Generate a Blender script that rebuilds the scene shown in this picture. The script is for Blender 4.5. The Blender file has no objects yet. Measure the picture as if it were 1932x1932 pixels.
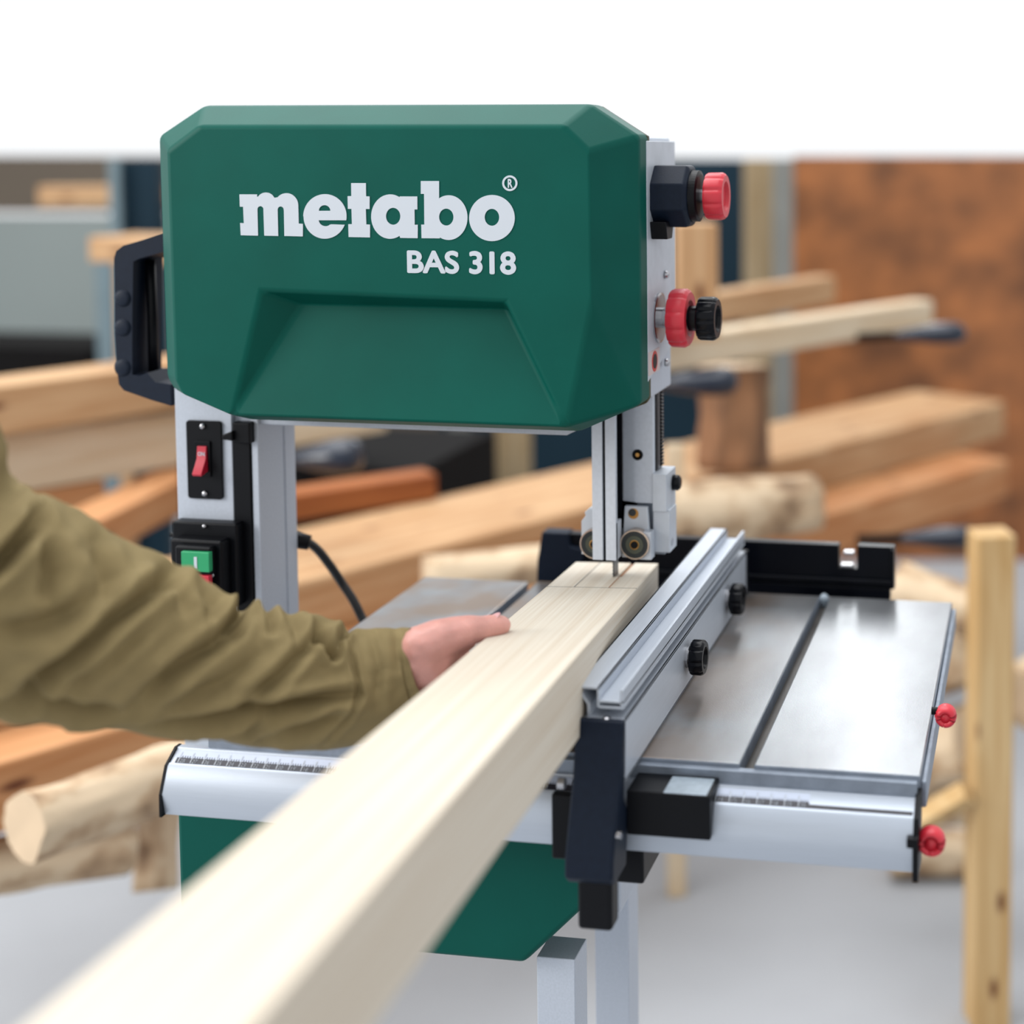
import bpy, bmesh, math, random
from mathutils import Vector, Matrix, noise
random.seed(7)
sc = bpy.context.scene
COL = sc.collection
S = 0.001
TZ = 970.0            # saw table height above the floor (mm); all "mm" coordinates have z=0 at the table top

# ------------------------------------------------------------------ camera
yaw, pitch, roll = -0.1538, 0.0686, -0.0014
CP = Vector((622.9, -1004.0, 445.96)); F = 2731.75; CX, CY = 1527.3, 467.5
fw = Vector((math.sin(yaw)*math.cos(pitch), math.cos(yaw)*math.cos(pitch), -math.sin(pitch)))
rt = Vector((math.cos(yaw), -math.sin(yaw), 0)); dn = fw.cross(rt)
rt, dn = math.cos(roll)*rt + math.sin(roll)*dn, -math.sin(roll)*rt + math.cos(roll)*dn

def W(p):
    return Vector((p[0]*S, p[1]*S, (p[2]+TZ)*S))

def at(px, py, ax, v):
    """point (mm) where the line of sight through a photo pixel meets the plane x, y or z = v"""
    d = rt*((px-CX)/F) + dn*((py-CY)/F) + fw
    i = 'xyz'.index(ax)
    return CP + d*((v-CP[i])/d[i])

def atd(px, py, D):
    return CP + (rt*((px-CX)/F) + dn*((py-CY)/F) + fw)*D

cam = bpy.data.cameras.new('camera'); co = bpy.data.objects.new('camera', cam); COL.objects.link(co)
co.matrix_world = Matrix(((rt.x, -dn.x, -fw.x, CP.x*S), (rt.y, -dn.y, -fw.y, CP.y*S), (rt.z, -dn.z, -fw.z, (CP.z+TZ)*S), (0, 0, 0, 1)))
cam.sensor_width = 36; cam.lens = F/1932*36
cam.shift_x = (966-CX)/1932; cam.shift_y = (CY-966)/1932
cam.dof.use_dof = True; cam.dof.focus_distance = 1.17; cam.dof.aperture_fstop = 2.6
cam.clip_start = 0.05
sc.camera = co

# ------------------------------------------------------------------ light
wd = bpy.data.worlds.new('world'); sc.world = wd; wd.use_nodes = True
bg = wd.node_tree.nodes['Background']; bg.inputs[0].default_value = (0.96, 0.98, 1.0, 1); bg.inputs[1].default_value = 1.05

def area(name, loc, target, sx, sy, power, col=(1, 1, 1)):
    l = bpy.data.lights.new(name, 'AREA'); l.shape = 'RECTANGLE'; l.size = sx; l.size_y = sy; l.energy = power; l.color = col
    o = bpy.data.objects.new(name, l); COL.objects.link(o); o.location = loc
    o.rotation_euler = (Vector(target)-Vector(loc)).to_track_quat('-Z', 'Y').to_euler()
    return o
area('overhead_light', (-0.9, 1.3, 4.6), (0.1, 1.0, 0.8), 4.5, 5.0, 270, (0.98, 0.99, 1.0))  # unseen overhead area light, added to brighten upward faces and raise contrast
area('front_fill_light', (-3.5, -1.9, 2.6), (0.1, 0.2, 1.1), 2.4, 1.6, 170, (1.0, 0.98, 0.95))  # unseen fill from front left, added to lift the dark front faces
area('far_window_light', (-0.28, 7.0, 4.2), (0.45, 0.2, 1.0), 0.45, 2.4, 36, (0.97, 0.99, 1.0))
sc.view_settings.view_transform = 'Standard'; sc.view_settings.look = 'None'
sc.view_settings.exposure = 0.0; sc.view_settings.gamma = 1.0; sc.view_settings.use_curve_mapping = False

# ------------------------------------------------------------------ materials
def srgb(c):
    return tuple(((x/255)/12.92 if x/255 <= 0.04045 else ((x/255+0.055)/1.055)**2.4) for x in c) + (1,)

ALB = 0.70
def alb(c):
    return tuple(x*ALB for x in srgb(c)[:3]) + (1,)

def newmat(name):
    m = bpy.data.materials.new(name); m.use_nodes = True
    nt = m.node_tree; b = nt.nodes['Principled BSDF']
    return m, nt, b

def mat(name, c, rough=0.5, metal=0.0, var=0.06, scale=40, bump=0.0, bscale=400, stretch=(1, 1, 1), spec=0.5):
    m, nt, b = newmat(name)
    tc = nt.nodes.new('ShaderNodeTexCoord'); mp = nt.nodes.new('ShaderNodeMapping'); mp.inputs['Scale'].default_value = stretch
    nt.links.new(tc.outputs['Object'], mp.inputs[0])
    n = nt.nodes.new('ShaderNodeTexNoise'); n.inputs['Scale'].default_value = scale; n.inputs['Detail'].default_value = 5
    nt.links.new(mp.outputs[0], n.inputs['Vector'])
    r = nt.nodes.new('ShaderNodeValToRGB'); k = alb(c)
    r.color_ramp.elements[0].position = 0.3; r.color_ramp.elements[1].position = 0.7
    r.color_ramp.elements[0].color = tuple(x*(1-var) for x in k[:3])+(1,)
    r.color_ramp.elements[1].color = tuple(min(1, x*(1+var)) for x in k[:3])+(1,)
    nt.links.new(n.outputs['Fac'], r.inputs[0]); nt.links.new(r.outputs[0], b.inputs['Base Color'])
    b.inputs['Roughness'].default_value = rough; b.inputs['Metallic'].default_value = metal
    b.inputs['Specular IOR Level'].default_value = spec
    if bump:
        n2 = nt.nodes.new('ShaderNodeTexNoise'); n2.inputs['Scale'].default_value = bscale
        nt.links.new(mp.outputs[0], n2.inputs['Vector'])
        bp = nt.nodes.new('ShaderNodeBump'); bp.inputs['Strength'].default_value = bump; bp.inputs['Distance'].default_value = 0.001
        nt.links.new(n2.outputs['Fac'], bp.inputs['Height']); nt.links.new(bp.outputs[0], b.inputs['Normal'])
    return m

def wood(name, light, dark, grain=1.0, rough=0.6, knots=0.0, knotcol=(110, 60, 35)):
    """timber whose grain runs along the object's own x axis"""
    m, nt, b = newmat(name); N = nt.nodes.new; Lk = nt.links.new
    tc = N('ShaderNodeTexCoord'); mp = N('ShaderNodeMapping'); mp.inputs['Scale'].default_value = (1.2, 26*grain, 26*grain)
    Lk(tc.outputs['Object'], mp.inputs[0])
    n = N('ShaderNodeTexNoise'); n.inputs['Scale'].default_value = 3; n.inputs['Detail'].default_value = 6; n.inputs['Distortion'].default_value = 0.6
    Lk(mp.outputs[0], n.inputs['Vector'])
    n2 = N('ShaderNodeTexNoise'); n2.inputs['Scale'].default_value = 2.2; Lk(tc.outputs['Object'], n2.inputs['Vector'])
    ad = N('ShaderNodeMath'); ad.operation = 'MULTIPLY_ADD'; ad.inputs[1].default_value = 0.35
    Lk(n2.outputs['Fac'], ad.inputs[0]); Lk(n.outputs['Fac'], ad.inputs[2])
    r = N('ShaderNodeValToRGB'); r.color_ramp.elements[0].position = 0.52; r.color_ramp.elements[1].position = 0.82
    r.color_ramp.elements[0].color = alb(light); r.color_ramp.elements[1].color = alb(dark)
    Lk(ad.outputs[0], r.inputs[0]); out = r.outputs[0]
    if knots:
        mk = N('ShaderNodeMapping'); mk.inputs['Scale'].default_value = (2.2, 6, 6); Lk(tc.outputs['Object'], mk.inputs[0])
        v = N('ShaderNodeTexVoronoi'); v.inputs['Scale'].default_value = knots; Lk(mk.outputs[0], v.inputs['Vector'])
        rk = N('ShaderNodeValToRGB'); rk.color_ramp.elements[0].position = 0.06; rk.color_ramp.elements[1].position = 0.16
        rk.color_ramp.elements[0].color = (1, 1, 1, 1); rk.color_ramp.elements[1].color = (0, 0, 0, 1)
        Lk(v.outputs['Distance'], rk.inputs[0])
        mx = N('ShaderNodeMix'); mx.data_type = 'RGBA'; Lk(rk.outputs[0], mx.inputs[0]); Lk(out, mx.inputs[6]); mx.inputs[7].default_value = alb(knotcol)
        out = mx.outputs[2]
    Lk(out, b.inputs['Base Color']); b.inputs['Roughness'].default_value = rough; b.inputs['Specular IOR Level'].default_value = 0.25
    bp = N('ShaderNodeBump'); bp.inputs['Strength'].default_value = 0.15; bp.inputs['Distance'].default_value = 0.001
    Lk(n.outputs['Fac'], bp.inputs['Height']); Lk(bp.outputs[0], b.inputs['Normal'])
    return m

M = {}
M['green'] = mat('green_plastic', (0, 88, 77), 0.5, 0, 0.08, 14, 0.05, 900, spec=0.12)
M['lowgreen'] = mat('green_plastic_lower', (0, 84, 74), 0.5, 0, 0.06, 14, spec=0.12)
M['letter'] = mat('white_lettering', (214, 222, 232), 0.5, 0, 0.01)
M['silver'] = mat('silver_paint', (204, 212, 225), 0.45, 0.15, 0.05, 500)
M['alu'] = mat('anodised_aluminium', (216, 224, 236), 0.38, 0.35, 0.05, 30, 0.04, 200, (60, 1, 60))
M['aluX'] = mat('rail_aluminium', (206, 215, 228), 0.36, 0.5, 0.03, 30, 0.04, 200, (1, 60, 60))
M['guard'] = mat('light_grey_guard', (220, 227, 238), 0.5, 0.1, 0.04, 300)
M['cast'] = mat('cast_aluminium', (212, 219, 229), 0.45, 0.25, 0.06, 60, 0.1, 900)
M['steel'] = mat('bright_steel', (200, 200, 204), 0.22, 1.0, 0.05, 60)
M['blade'] = mat('saw_blade_steel', (110, 116, 124), 0.35, 0.9, 0.08, 60)
M['black'] = mat('black_plastic', (9, 11, 17), 0.42, 0, 0.1, 200, 0.08, 900, spec=0.16)
M['gloss'] = mat('glossy_black', (9, 11, 18), 0.25, 0, 0.1, 60, spec=0.16)
M['navy'] = mat('dark_navy_plastic', (20, 31, 48), 0.5, 0, 0.1, 200, 0.1, 900, spec=0.16)
M['rail'] = mat('black_rail', (8, 11, 20), 0.3, 0, 0.1, 60, spec=0.16)
M['red'] = mat('red_plastic', (226, 44, 62), 0.38, 0, 0.04, 60)
M['redsw'] = mat('red_rocker', (206, 26, 56), 0.35, 0, 0.04, 60)
M['btn'] = mat('green_button', (28, 168, 108), 0.4, 0, 0.04, 60)
M['btnr'] = mat('red_button', (214, 30, 60), 0.4, 0, 0.04, 60)
M['olive'] = mat('olive_seal', (66, 62, 22), 0.6, 0, 0.1)
M['sticker'] = mat('sticker_paper', (224, 206, 204), 0.5, 0, 0.02)
M['stickred'] = mat('sticker_red', (214, 52, 36), 0.5, 0, 0.02)
M['scale'] = mat('scale_tape', (196, 206, 226), 0.4, 0.1, 0.02)
M['scaleblk'] = mat('scale_black', (14, 12, 34), 0.4, 0, 0.02)
M['window'] = mat('clear_grey_window', (170, 184, 196), 0.35, 0.1, 0.12, 200)
M['seal'] = mat('bearing_seal', (28, 38, 42), 0.4, 0, 0.1)
M['race'] = mat('bearing_race', (92, 98, 88), 0.35, 0.6, 0.1)
M['brass'] = mat('brass_screw', (196, 150, 86), 0.3, 0.9, 0.05)
M['ring'] = mat('bearing_ring', (226, 206, 190), 0.25, 0.7, 0.02)
M['skin'] = mat('skin', (232, 168, 156), 0.42, 0, 0.14, 60, 0.3, 500)
M['skin'].node_tree.nodes['Principled BSDF'].inputs['Subsurface Weight'].default_value = 0.15
M['skin'].node_tree.nodes['Principled BSDF'].inputs['Subsurface Scale'].default_value = 0.006
M['nail'] = mat('nail', (236, 180, 180), 0.3, 0, 0.02)
M['cloth'] = mat('olive_cotton', (154, 136, 96), 0.85, 0, 0.07, 60, 0.5, 2200, spec=0.15)
M['seam'] = mat('olive_thread', (122, 106, 66), 0.9, 0, 0.05)
M['bw'] = wood('spruce_beam', (240, 231, 215), (226, 211, 190), 4.2, 0.6)
M['bend'] = mat('saw_cut', (170, 110, 62), 0.8, 0, 0.1)
M['pencil'] = mat('pencil', (96, 96, 96), 0.7, 0, 0.05)
M['pale'] = wood('pale_pine', (240, 222, 194), (220, 192, 156), 0.5, 0.65, 3.0, (140, 100, 80))
M['pine'] = wood('pine', (214, 176, 134), (186, 140, 96), 0.5, 0.65, 2.5)
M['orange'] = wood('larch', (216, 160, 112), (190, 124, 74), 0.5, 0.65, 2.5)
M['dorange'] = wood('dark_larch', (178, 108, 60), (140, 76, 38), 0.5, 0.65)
M['post'] = wood('post_pine', (226, 194, 144), (204, 164, 108), 0.6, 0.6, 3)
M['bark'] = mat('pale_bark', (200, 176, 146), 0.85, 0, 0.6, 17, 1.0, 50, (0.7, 1, 1))
for _k in [n for n in M['bark'].node_tree.nodes if n.type == 'VALTORGB']:
    _k.color_ramp.elements[0].position = 0.36; _k.color_ramp.elements[0].color = alb((132, 104, 78)); _k.color_ramp.elements[1].position = 0.58; _k.color_ramp.elements[1].color = alb((226, 202, 170)); _e = _k.color_ramp.elements.new(0.47); _e.color = alb((196, 166, 132))
M['brownbark'] = mat('brown_bark', (146, 104, 72), 0.85, 0, 0.65, 22, 0.8, 60, (0.2, 1, 1))
M['endgrain'] = mat('end_grain', (222, 196, 164), 0.75, 0, 0.08, 20)
M['osb'] = mat('chipboard', (150, 92, 48), 0.4, 0, 0.5, 7, 0.3, 40)
M['wallgrey'] = mat('grey_green_wall', (150, 160, 158), 0.7, 0, 0.06, 1)
M['wallbrown'] = mat('brown_wall', (104, 92, 78), 0.7, 0, 0.1, 1)
M['teal'] = mat('dark_teal_metal', (18, 44, 58), 0.6, 0, 0.15, 2, spec=0.15)
M['galv'] = mat('galvanised', (138, 140, 136), 0.5, 0.3, 0.06, 8)
M['bluegrey'] = mat('blue_grey_metal', (112, 132, 140), 0.5, 0.2, 0.06, 8)
M['tan'] = wood('tan_post', (176, 158, 128), (156, 134, 100), 0.5)
M['clamp'] = mat('blue_black_clamp', (12, 26, 46), 0.25, 0, 0.2, 6)
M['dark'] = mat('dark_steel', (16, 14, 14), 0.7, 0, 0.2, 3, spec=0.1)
M['floor'] = mat('concrete', (184, 187, 192), 0.8, 0, 0.05, 3)
M['cable'] = mat('black_rubber', (10, 11, 14), 0.4, 0, 0.05)

M['slot'] = mat('slot_iron', (84, 80, 76), 0.5, 0.5, 0.3, 30)
def table_material():
    """machined cast iron: clean bright surface with worn darker patches and a patchy brown tint"""
    m, nt, b = newmat('machined_iron'); N = nt.nodes.new; Lk = nt.links.new
    tc = N('ShaderNodeTexCoord')
    mp = N('ShaderNodeMapping'); mp.inputs['Scale'].default_value = (9, 3, 4); Lk(tc.outputs['Object'], mp.inputs[0])
    n = N('ShaderNodeTexNoise'); n.inputs['Scale'].default_value = 2; n.inputs['Detail'].default_value = 8; Lk(mp.outputs[0], n.inputs['Vector'])
    r = N('ShaderNodeValToRGB'); r.color_ramp.elements[0].position = 0.35; r.color_ramp.elements[1].position = 0.7
    r.color_ramp.elements[0].color = alb((150, 152, 156)); r.color_ramp.elements[1].color = alb((186, 190, 194))
    Lk(n.outputs['Fac'], r.inputs[0])
    n2 = N('ShaderNodeTexNoise'); n2.inputs['Scale'].default_value = 900; Lk(tc.outputs['Object'], n2.inputs['Vector'])
    mx = N('ShaderNodeMix'); mx.data_type = 'RGBA'; mx.blend_type = 'MULTIPLY'; mx.inputs[0].default_value = 0.25
    Lk(r.outputs[0], mx.inputs[6]); Lk(n2.outputs['Color'], mx.inputs[7])
    # patchy brown tint, fading out to the right of the fence
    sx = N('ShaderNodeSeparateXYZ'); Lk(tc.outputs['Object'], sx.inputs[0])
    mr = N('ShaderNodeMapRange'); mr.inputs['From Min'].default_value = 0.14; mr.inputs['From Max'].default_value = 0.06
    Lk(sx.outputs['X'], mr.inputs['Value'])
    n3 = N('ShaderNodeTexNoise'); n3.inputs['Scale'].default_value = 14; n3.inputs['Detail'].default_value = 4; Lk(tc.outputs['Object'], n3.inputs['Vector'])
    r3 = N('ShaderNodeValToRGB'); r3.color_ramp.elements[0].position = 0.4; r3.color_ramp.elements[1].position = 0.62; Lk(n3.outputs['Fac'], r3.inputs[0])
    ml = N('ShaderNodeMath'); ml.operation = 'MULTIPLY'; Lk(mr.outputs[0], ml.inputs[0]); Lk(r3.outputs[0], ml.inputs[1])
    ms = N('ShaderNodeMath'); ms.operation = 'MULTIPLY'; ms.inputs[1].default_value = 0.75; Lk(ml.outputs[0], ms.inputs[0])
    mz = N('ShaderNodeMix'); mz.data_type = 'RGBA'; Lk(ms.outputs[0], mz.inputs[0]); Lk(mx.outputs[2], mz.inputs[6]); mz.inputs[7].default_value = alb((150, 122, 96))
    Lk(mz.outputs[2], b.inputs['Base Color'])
    b.inputs['Metallic'].default_value = 0.75
    rr = N('ShaderNodeMapRange'); rr.inputs['To Min'].default_value = 0.26; rr.inputs['To Max'].default_value = 0.36
    Lk(n.outputs['Fac'], rr.inputs['Value']); Lk(rr.outputs[0], b.inputs['Roughness'])
    bp = N('ShaderNodeBump'); bp.inputs['Strength'].default_value = 0.12; bp.inputs['Distance'].default_value = 0.0005
    Lk(n2.outputs['Fac'], bp.inputs['Height']); Lk(bp.outputs[0], b.inputs['Normal'])
    return m
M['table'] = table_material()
M['tside'] = mat('cast_iron_edge', (152, 162, 176), 0.5, 0.5, 0.15, 60, 0.3, 300)

# ------------------------------------------------------------------ helpers
def props(o, label=None, cat=None, group=None, kind=None):
    if label: o['label'] = label
    if cat: o['category'] = cat
    if group: o['group'] = group
    if kind: o['kind'] = kind
    return o

def worldpos(o):
    v = Vector((0, 0, 0))
    while o is not None:
        v = v + o.location; o = o.parent
    return v

def thing(name, loc, label, cat, group=None):
    o = bpy.data.objects.new(name, None); COL.objects.link(o); o.location = W(loc); o.empty_display_size = 0.05
    return props(o, label, cat, group)

def put(name, bm, m, parent=None, smooth=False, bevel=0, origin=None, mods=()):
    """link a bmesh in mm coordinates as one object below parent"""
    bmesh.ops.recalc_face_normals(bm, faces=bm.faces)
    if origin is None:
        if parent is not None and parent.type == 'EMPTY' and False: origin = None
        c = Vector((0, 0, 0)); lo = Vector((1e9,)*3); hi = Vector((-1e9,)*3)
        for v in bm.verts:
            for i in range(3):
                lo[i] = min(lo[i], v.co[i]); hi[i] = max(hi[i], v.co[i])
        origin = Vector(((lo.x+hi.x)/2, (lo.y+hi.y)/2, lo.z))
    ow = W(origin)
    for v in bm.verts: v.co = W(v.co)-ow
    me = bpy.data.meshes.new(name); bm.to_mesh(me); bm.free()
    for k in (m if isinstance(m, (list, tuple)) else [m]): me.materials.append(M[k] if isinstance(k, str) else k)
    if smooth:
        for p in me.polygons: p.use_smooth = True
    o = bpy.data.objects.new(name, me); COL.objects.link(o)
    if parent is not None:
        o.parent = parent; o.location = ow-worldpos(parent)
    else: o.location = ow
    if bevel:
        b = o.modifiers.new('b', 'BEVEL'); b.width = bevel*S; b.segments = 3; b.limit_method = 'ANGLE'; b.angle_limit = math.radians(35); b.harden_normals = True
        for p in me.polygons: p.use_smooth = True
    return o

def box(bm, x0, x1, y0, y1, z0, z1):
    vs = [bm.verts.new(Vector((x, y, z))) for x in (x0, x1) for y in (y0, y1) for z in (z0, z1)]
    for f in ((0, 1, 3, 2), (4, 6, 7, 5), (0, 4, 5, 1), (2, 3, 7, 6), (0, 2, 6, 4), (1, 5, 7, 3)):
        bm.faces.new([vs[i] for i in f])
    return bm
def B(*a):
    return box(bmesh.new(), *a)

def ax3(axis):
    a = Vector(axis).normalized()
    u = a.orthogonal().normalized()
    if abs(a.z) < 0.9: u = Vector((0, 0, 1)); u = (u-a*u.dot(a)).normalized()
    return a, u, a.cross(u)

def lathe(bm, c, axis, prof, n=40, cap=True, lobe=None):
    """profile = [(distance along axis, radius)]; lobe(theta, k) scales the radius"""
    c = Vector(c); a, u, w = ax3(axis); rings = []
    for k, (t, r) in enumerate(prof):
        ring = []
        for i in range(n):
            th = 2*math.pi*i/n; q = r*(lobe(th, k) if lobe else 1)
            ring.append(bm.verts.new(c+a*t+(u*math.cos(th)+w*math.sin(th))*q))
        rings.append(ring)
    for A, D in zip(rings, rings[1:]):
        for i in range(n): bm.faces.new((A[i], A[(i+1) % n], D[(i+1) % n], D[i]))
    if cap:
        bm.faces.new(rings[0][::-1]); bm.faces.new(rings[-1])
    return bm
def cyl(c, axis, r, h, n=32, bm=None):
    return lathe(bm or bmesh.new(), c, axis, [(0, r), (h, r)], n)

def prism(bm, pts, axis, v0, v1):
    """extrude a closed polygon; pts are (x,z) for axis y, (y,z) for axis x, (x,y) for axis z"""
    def P(p, v):
        return Vector((p[0], v, p[1])) if axis == 'y' else Vector((v, p[0], p[1])) if axis == 'x' else Vector((p[0], p[1], v))
    a = [bm.verts.new(P(p, v0)) for p in pts]; b = [bm.verts.new(P(p, v1)) for p in pts]
    n = len(pts)
    bm.faces.new(a); bm.faces.new(b[::-1])
    for i in range(n): bm.faces.new((a[i], b[i], b[(i+1) % n], a[(i+1) % n]))
    return bm

def tube(bm, pts, r, n=12, closed=False):
    pts = [Vector(p) for p in pts]; rings = []
    for i, p in enumerate(pts):
        d = (pts[min(i+1, len(pts)-1)]-pts[max(i-1, 0)]).normalized()
        u = Vector((0, 0, 1)) if abs(d.z) < 0.95 else Vector((0, 1, 0))
        u = (u-d*u.dot(d)).normalized(); w = d.cross(u); rr = r[i] if isinstance(r, (list, tuple)) else r
        rings.append([bm.verts.new(p+(u*math.cos(2*math.pi*k/n)+w*math.sin(2*math.pi*k/n))*rr) for k in range(n)])
    for A, D in zip(rings, rings[1:]):
        for i in range(n): bm.faces.new((A[i], A[(i+1) % n], D[(i+1) % n], D[i]))
    bm.faces.new(rings[0][::-1]); bm.faces.new(rings[-1])
    return bm

def rrect(x0, x1, z0, z1, r, n=5):
    out = []
    for cx, cz, a0 in ((x1-r, z1-r, 0), (x0+r, z1-r, 90), (x0+r, z0+r, 180), (x1-r, z0+r, 270)):
        for i in range(n+1):
            a = math.radians(a0+90*i/n); out.append((cx+r*math.cos(a), cz+r*math.sin(a)))
    return out

def shape2d(name, outlines, plane_y, parent, m, thick=0.5):
    """flat lettering: closed outlines (first solid, the others holes) on the plane y = plane_y"""
    cu = bpy.data.curves.new(name, 'CURVE'); cu.dimensions = '2D'; cu.fill_mode = 'BOTH'; cu.extrude = thick*S
    for pts in outlines:
        sp = cu.splines.new('POLY'); sp.points.add(len(pts)-1); sp.use_cyclic_u = True
        for q, p in zip(sp.points, pts): q.co = (p[0]*S, p[1]*S, 0, 1)
    o = bpy.data.objects.new('tmp', cu); COL.objects.link(o)
    dg = bpy.context.evaluated_depsgraph_get(); me = bpy.data.meshes.new_from_object(o.evaluated_get(dg))
    COL.objects.unlink(o); bpy.data.objects.remove(o)
    bm = bmesh.new(); bm.from_mesh(me); bpy.data.meshes.remove(me)
    for v in bm.verts: v.co = Vector((v.co.x/S, plane_y-v.co.z/S, v.co.y/S))
    return bm

def text_bm(body, size, off=0.0, thick=0.3, sx=1.0):
    cu = bpy.data.curves.new('t', 'FONT'); cu.body = body; cu.size = size*S; cu.extrude = thick*S; cu.offset = off*S
    o = bpy.data.objects.new('tmp', cu); COL.objects.link(o)
    dg = bpy.context.evaluated_depsgraph_get(); me = bpy.data.meshes.new_from_object(o.evaluated_get(dg))
    COL.objects.unlink(o); bpy.data.objects.remove(o)
    bm = bmesh.new(); bm.from_mesh(me); bpy.data.meshes.remove(me)
    for v in bm.verts: v.co = v.co/S
    return bm

def bold(bm, k):
    src = bpy.data.meshes.new('x'); bm.to_mesh(src)
    for n_, (dx, dy) in enumerate(((k, 0), (-k, 0), (0, k), (0, -k), (k*.7, k*.7), (-k*.7, k*.7), (k*.7, -k*.7), (-k*.7, -k*.7))):
        m0 = len(bm.verts); bm.from_mesh(src); bm.verts.ensure_lookup_table()
        for v in bm.verts[m0:]: v.co.x += dx; v.co.y += dy; v.co.z -= 0.01*(n_+1)
    bpy.data.meshes.remove(src); return bm

def place_text(bm, x0, x1, z0, z1, y):
    """fit the lettering to the rectangle x0..x1, z0..z1 on the plane y"""
    xs = [v.co.x for v in bm.verts]; ys = [v.co.y for v in bm.verts]
    a, b, c, d = min(xs), max(xs), min(ys), max(ys)
    for v in bm.verts:
        v.co = Vector((x0+(v.co.x-a)/(b-a)*(x1-x0), y-v.co.z, z0+(v.co.y-c)/(d-c)*(z1-z0)))
    return bm

def ell(cx, cy, rx, ry, a0=0, a1=360, n=40):
    k = n if abs(a1-a0) < 360 else n-1
    return [(cx+rx*math.cos(math.radians(a0+(a1-a0)*i/n)), cy+ry*math.sin(math.radians(a0+(a1-a0)*i/n))) for i in range(k+1)]

# ------------------------------------------------------------------ the setting
def structure(name, bm, m, **k):
    o = put(name, bm, m, **k); props(o, kind='structure'); return o

structure('floor', B(-9000, 9000, -3500, 16000, -TZ-60, -TZ), 'floor')
def panel(name, a, b, ytop, D, m, thick=60, zbot=-TZ):
    """upright wall between photo columns a and b at viewing distance D (top at photo row ytop)"""
    p, q = atd(a, ytop, D), atd(b, ytop, D); z1 = max(p.z, q.z); bm = bmesh.new()
    d = Vector((fw.x, fw.y, 0)).normalized()*thick
    vs = [bm.verts.new(Vector((v.x, v.y, z))+o) for v in (p, q) for z in (zbot, z1) for o in (Vector(), d)]
    for f in ((0, 1, 3, 2), (4, 6, 7, 5), (0, 4, 5, 1), (2, 3, 7, 6), (0, 2, 6, 4), (1, 5, 7, 3)): bm.faces.new([vs[i] for i in f])
    return bm
structure('wall_right', panel('w', 1497, 2350, 296, 4900, 'osb'), 'osb')
structure('wall_left', panel('w', -500, 1000, 410, 6200, 'wallgrey'), 'wallgrey')
structure('trim_1', panel('w', -500, 1000, 296, 6190, 'wallbrown', 80, atd(0, 400, 6190).z), 'wallbrown')
structure('wall_back', panel('w', 560, 1500, 300, 6000, 'dark'), 'teal')

# ------------------------------------------------------------------ BAND SAW
saw = thing('band_saw', (90, 200, -TZ), 'green and silver band saw with a grey steel table, filling the foreground', 'band saw')
FY = 115.0     # plane of the door's front face
BY = 150.0     # plane of the door's rim

# door: chamfered shell with a recessed trapezoid in the lower half
TOPZ = 482
def door():
    bm = bmesh.new(); V = lambda x, y, z: bm.verts.new(Vector((x, y, z)))
    base = [(-125, TOPZ-26), (-82, TOPZ), (262, TOPZ), (303, TOPZ-26), (303.2, 234), (300, 229), (247, 210), (240, 208.5), (-38, 209.5), (-46, 211), (-117, 236), (-124, 246)]
    face = [(-95, TOPZ-38), (-66, TOPZ-18), (250, TOPZ-18), (271, TOPZ-38), (272, 322), (300.6, 232.5), 'C', 'D', (-88, 238), (-94, 250)]
    A_, B_, C_, D_ = at(492, 549, 'y', FY), at(955, 570, 'y', FY), at(1068, 806, 'y', FY), at(438, 784, 'y', FY)
    base = [(-125, TOPZ-26), (-82, TOPZ), (262, TOPZ), (303, TOPZ-26), (303.2, 300), (303.2, 234), (250, 209.5), (-46, 210.5), (-117, 235), (-124, 246)]
    face[6] = (C_.x, C_.z); face[7] = (D_.x, D_.z)
    fv = [V(x, FY if i != 5 else BY-4, z) for i, (x, z) in enumerate(face)]
    bv = [V(x, BY, z) for x, z in base]; rv = [V(x, 178, z) for x, z in base]
    n = len(base)
    for i in range(n):
        j = (i+1) % n
        if i == 4: bm.faces.new((fv[4], fv[5], bv[5])); bm.faces.new((fv[4], bv[5], bv[4]))
        elif i in (3, 5): bm.faces.new((fv[i], fv[j], bv[j])); bm.faces.new((fv[i], bv[j], bv[i]))
        else: bm.faces.new((fv[i], fv[j], bv[j], bv[i]))
        bm.faces.new((bv[i], bv[j], rv[j], rv[i]))
    bm.faces.new(rv[::-1])
    a, b = V(A_.x, FY, A_.z), V(B_.x, FY, B_.z); c, d = fv[6], fv[7]
    zc = (C_.z+D_.z)/2; dep = 26.0; za, zb2 = A_.z-13, B_.z-8
    ia = V(A_.x+24, FY+dep*(za-zc)/(A_.z-zc), za); ib = V(B_.x-7, FY+dep*(zb2-zc)/(A_.z-zc), zb2)
    bm.faces.new((fv[0], fv[1], fv[2], fv[3], b, a)); bm.faces.new((fv[3], fv[4], c, b)); bm.faces.new((fv[4], fv[5], c))
    bm.faces.new((d, fv[8], fv[9])); bm.faces.new((d, fv[9], fv[0], a))
    bm.faces.new((a, b, ib, ia)); bm.faces.new((a, ia, d)); bm.faces.new((b, c, ib)); bm.faces.new((ia, ib, c)); bm.faces.new((ia, c, d))
    return bm
dr = put('wheel_housing_door', door(), 'green', saw, bevel=3.5)
dr.modifiers['b'].limit_method = 'ANGLE'; dr.modifiers['b'].angle_limit = math.radians(11); dr.modifiers['b'].segments = 3
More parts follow.
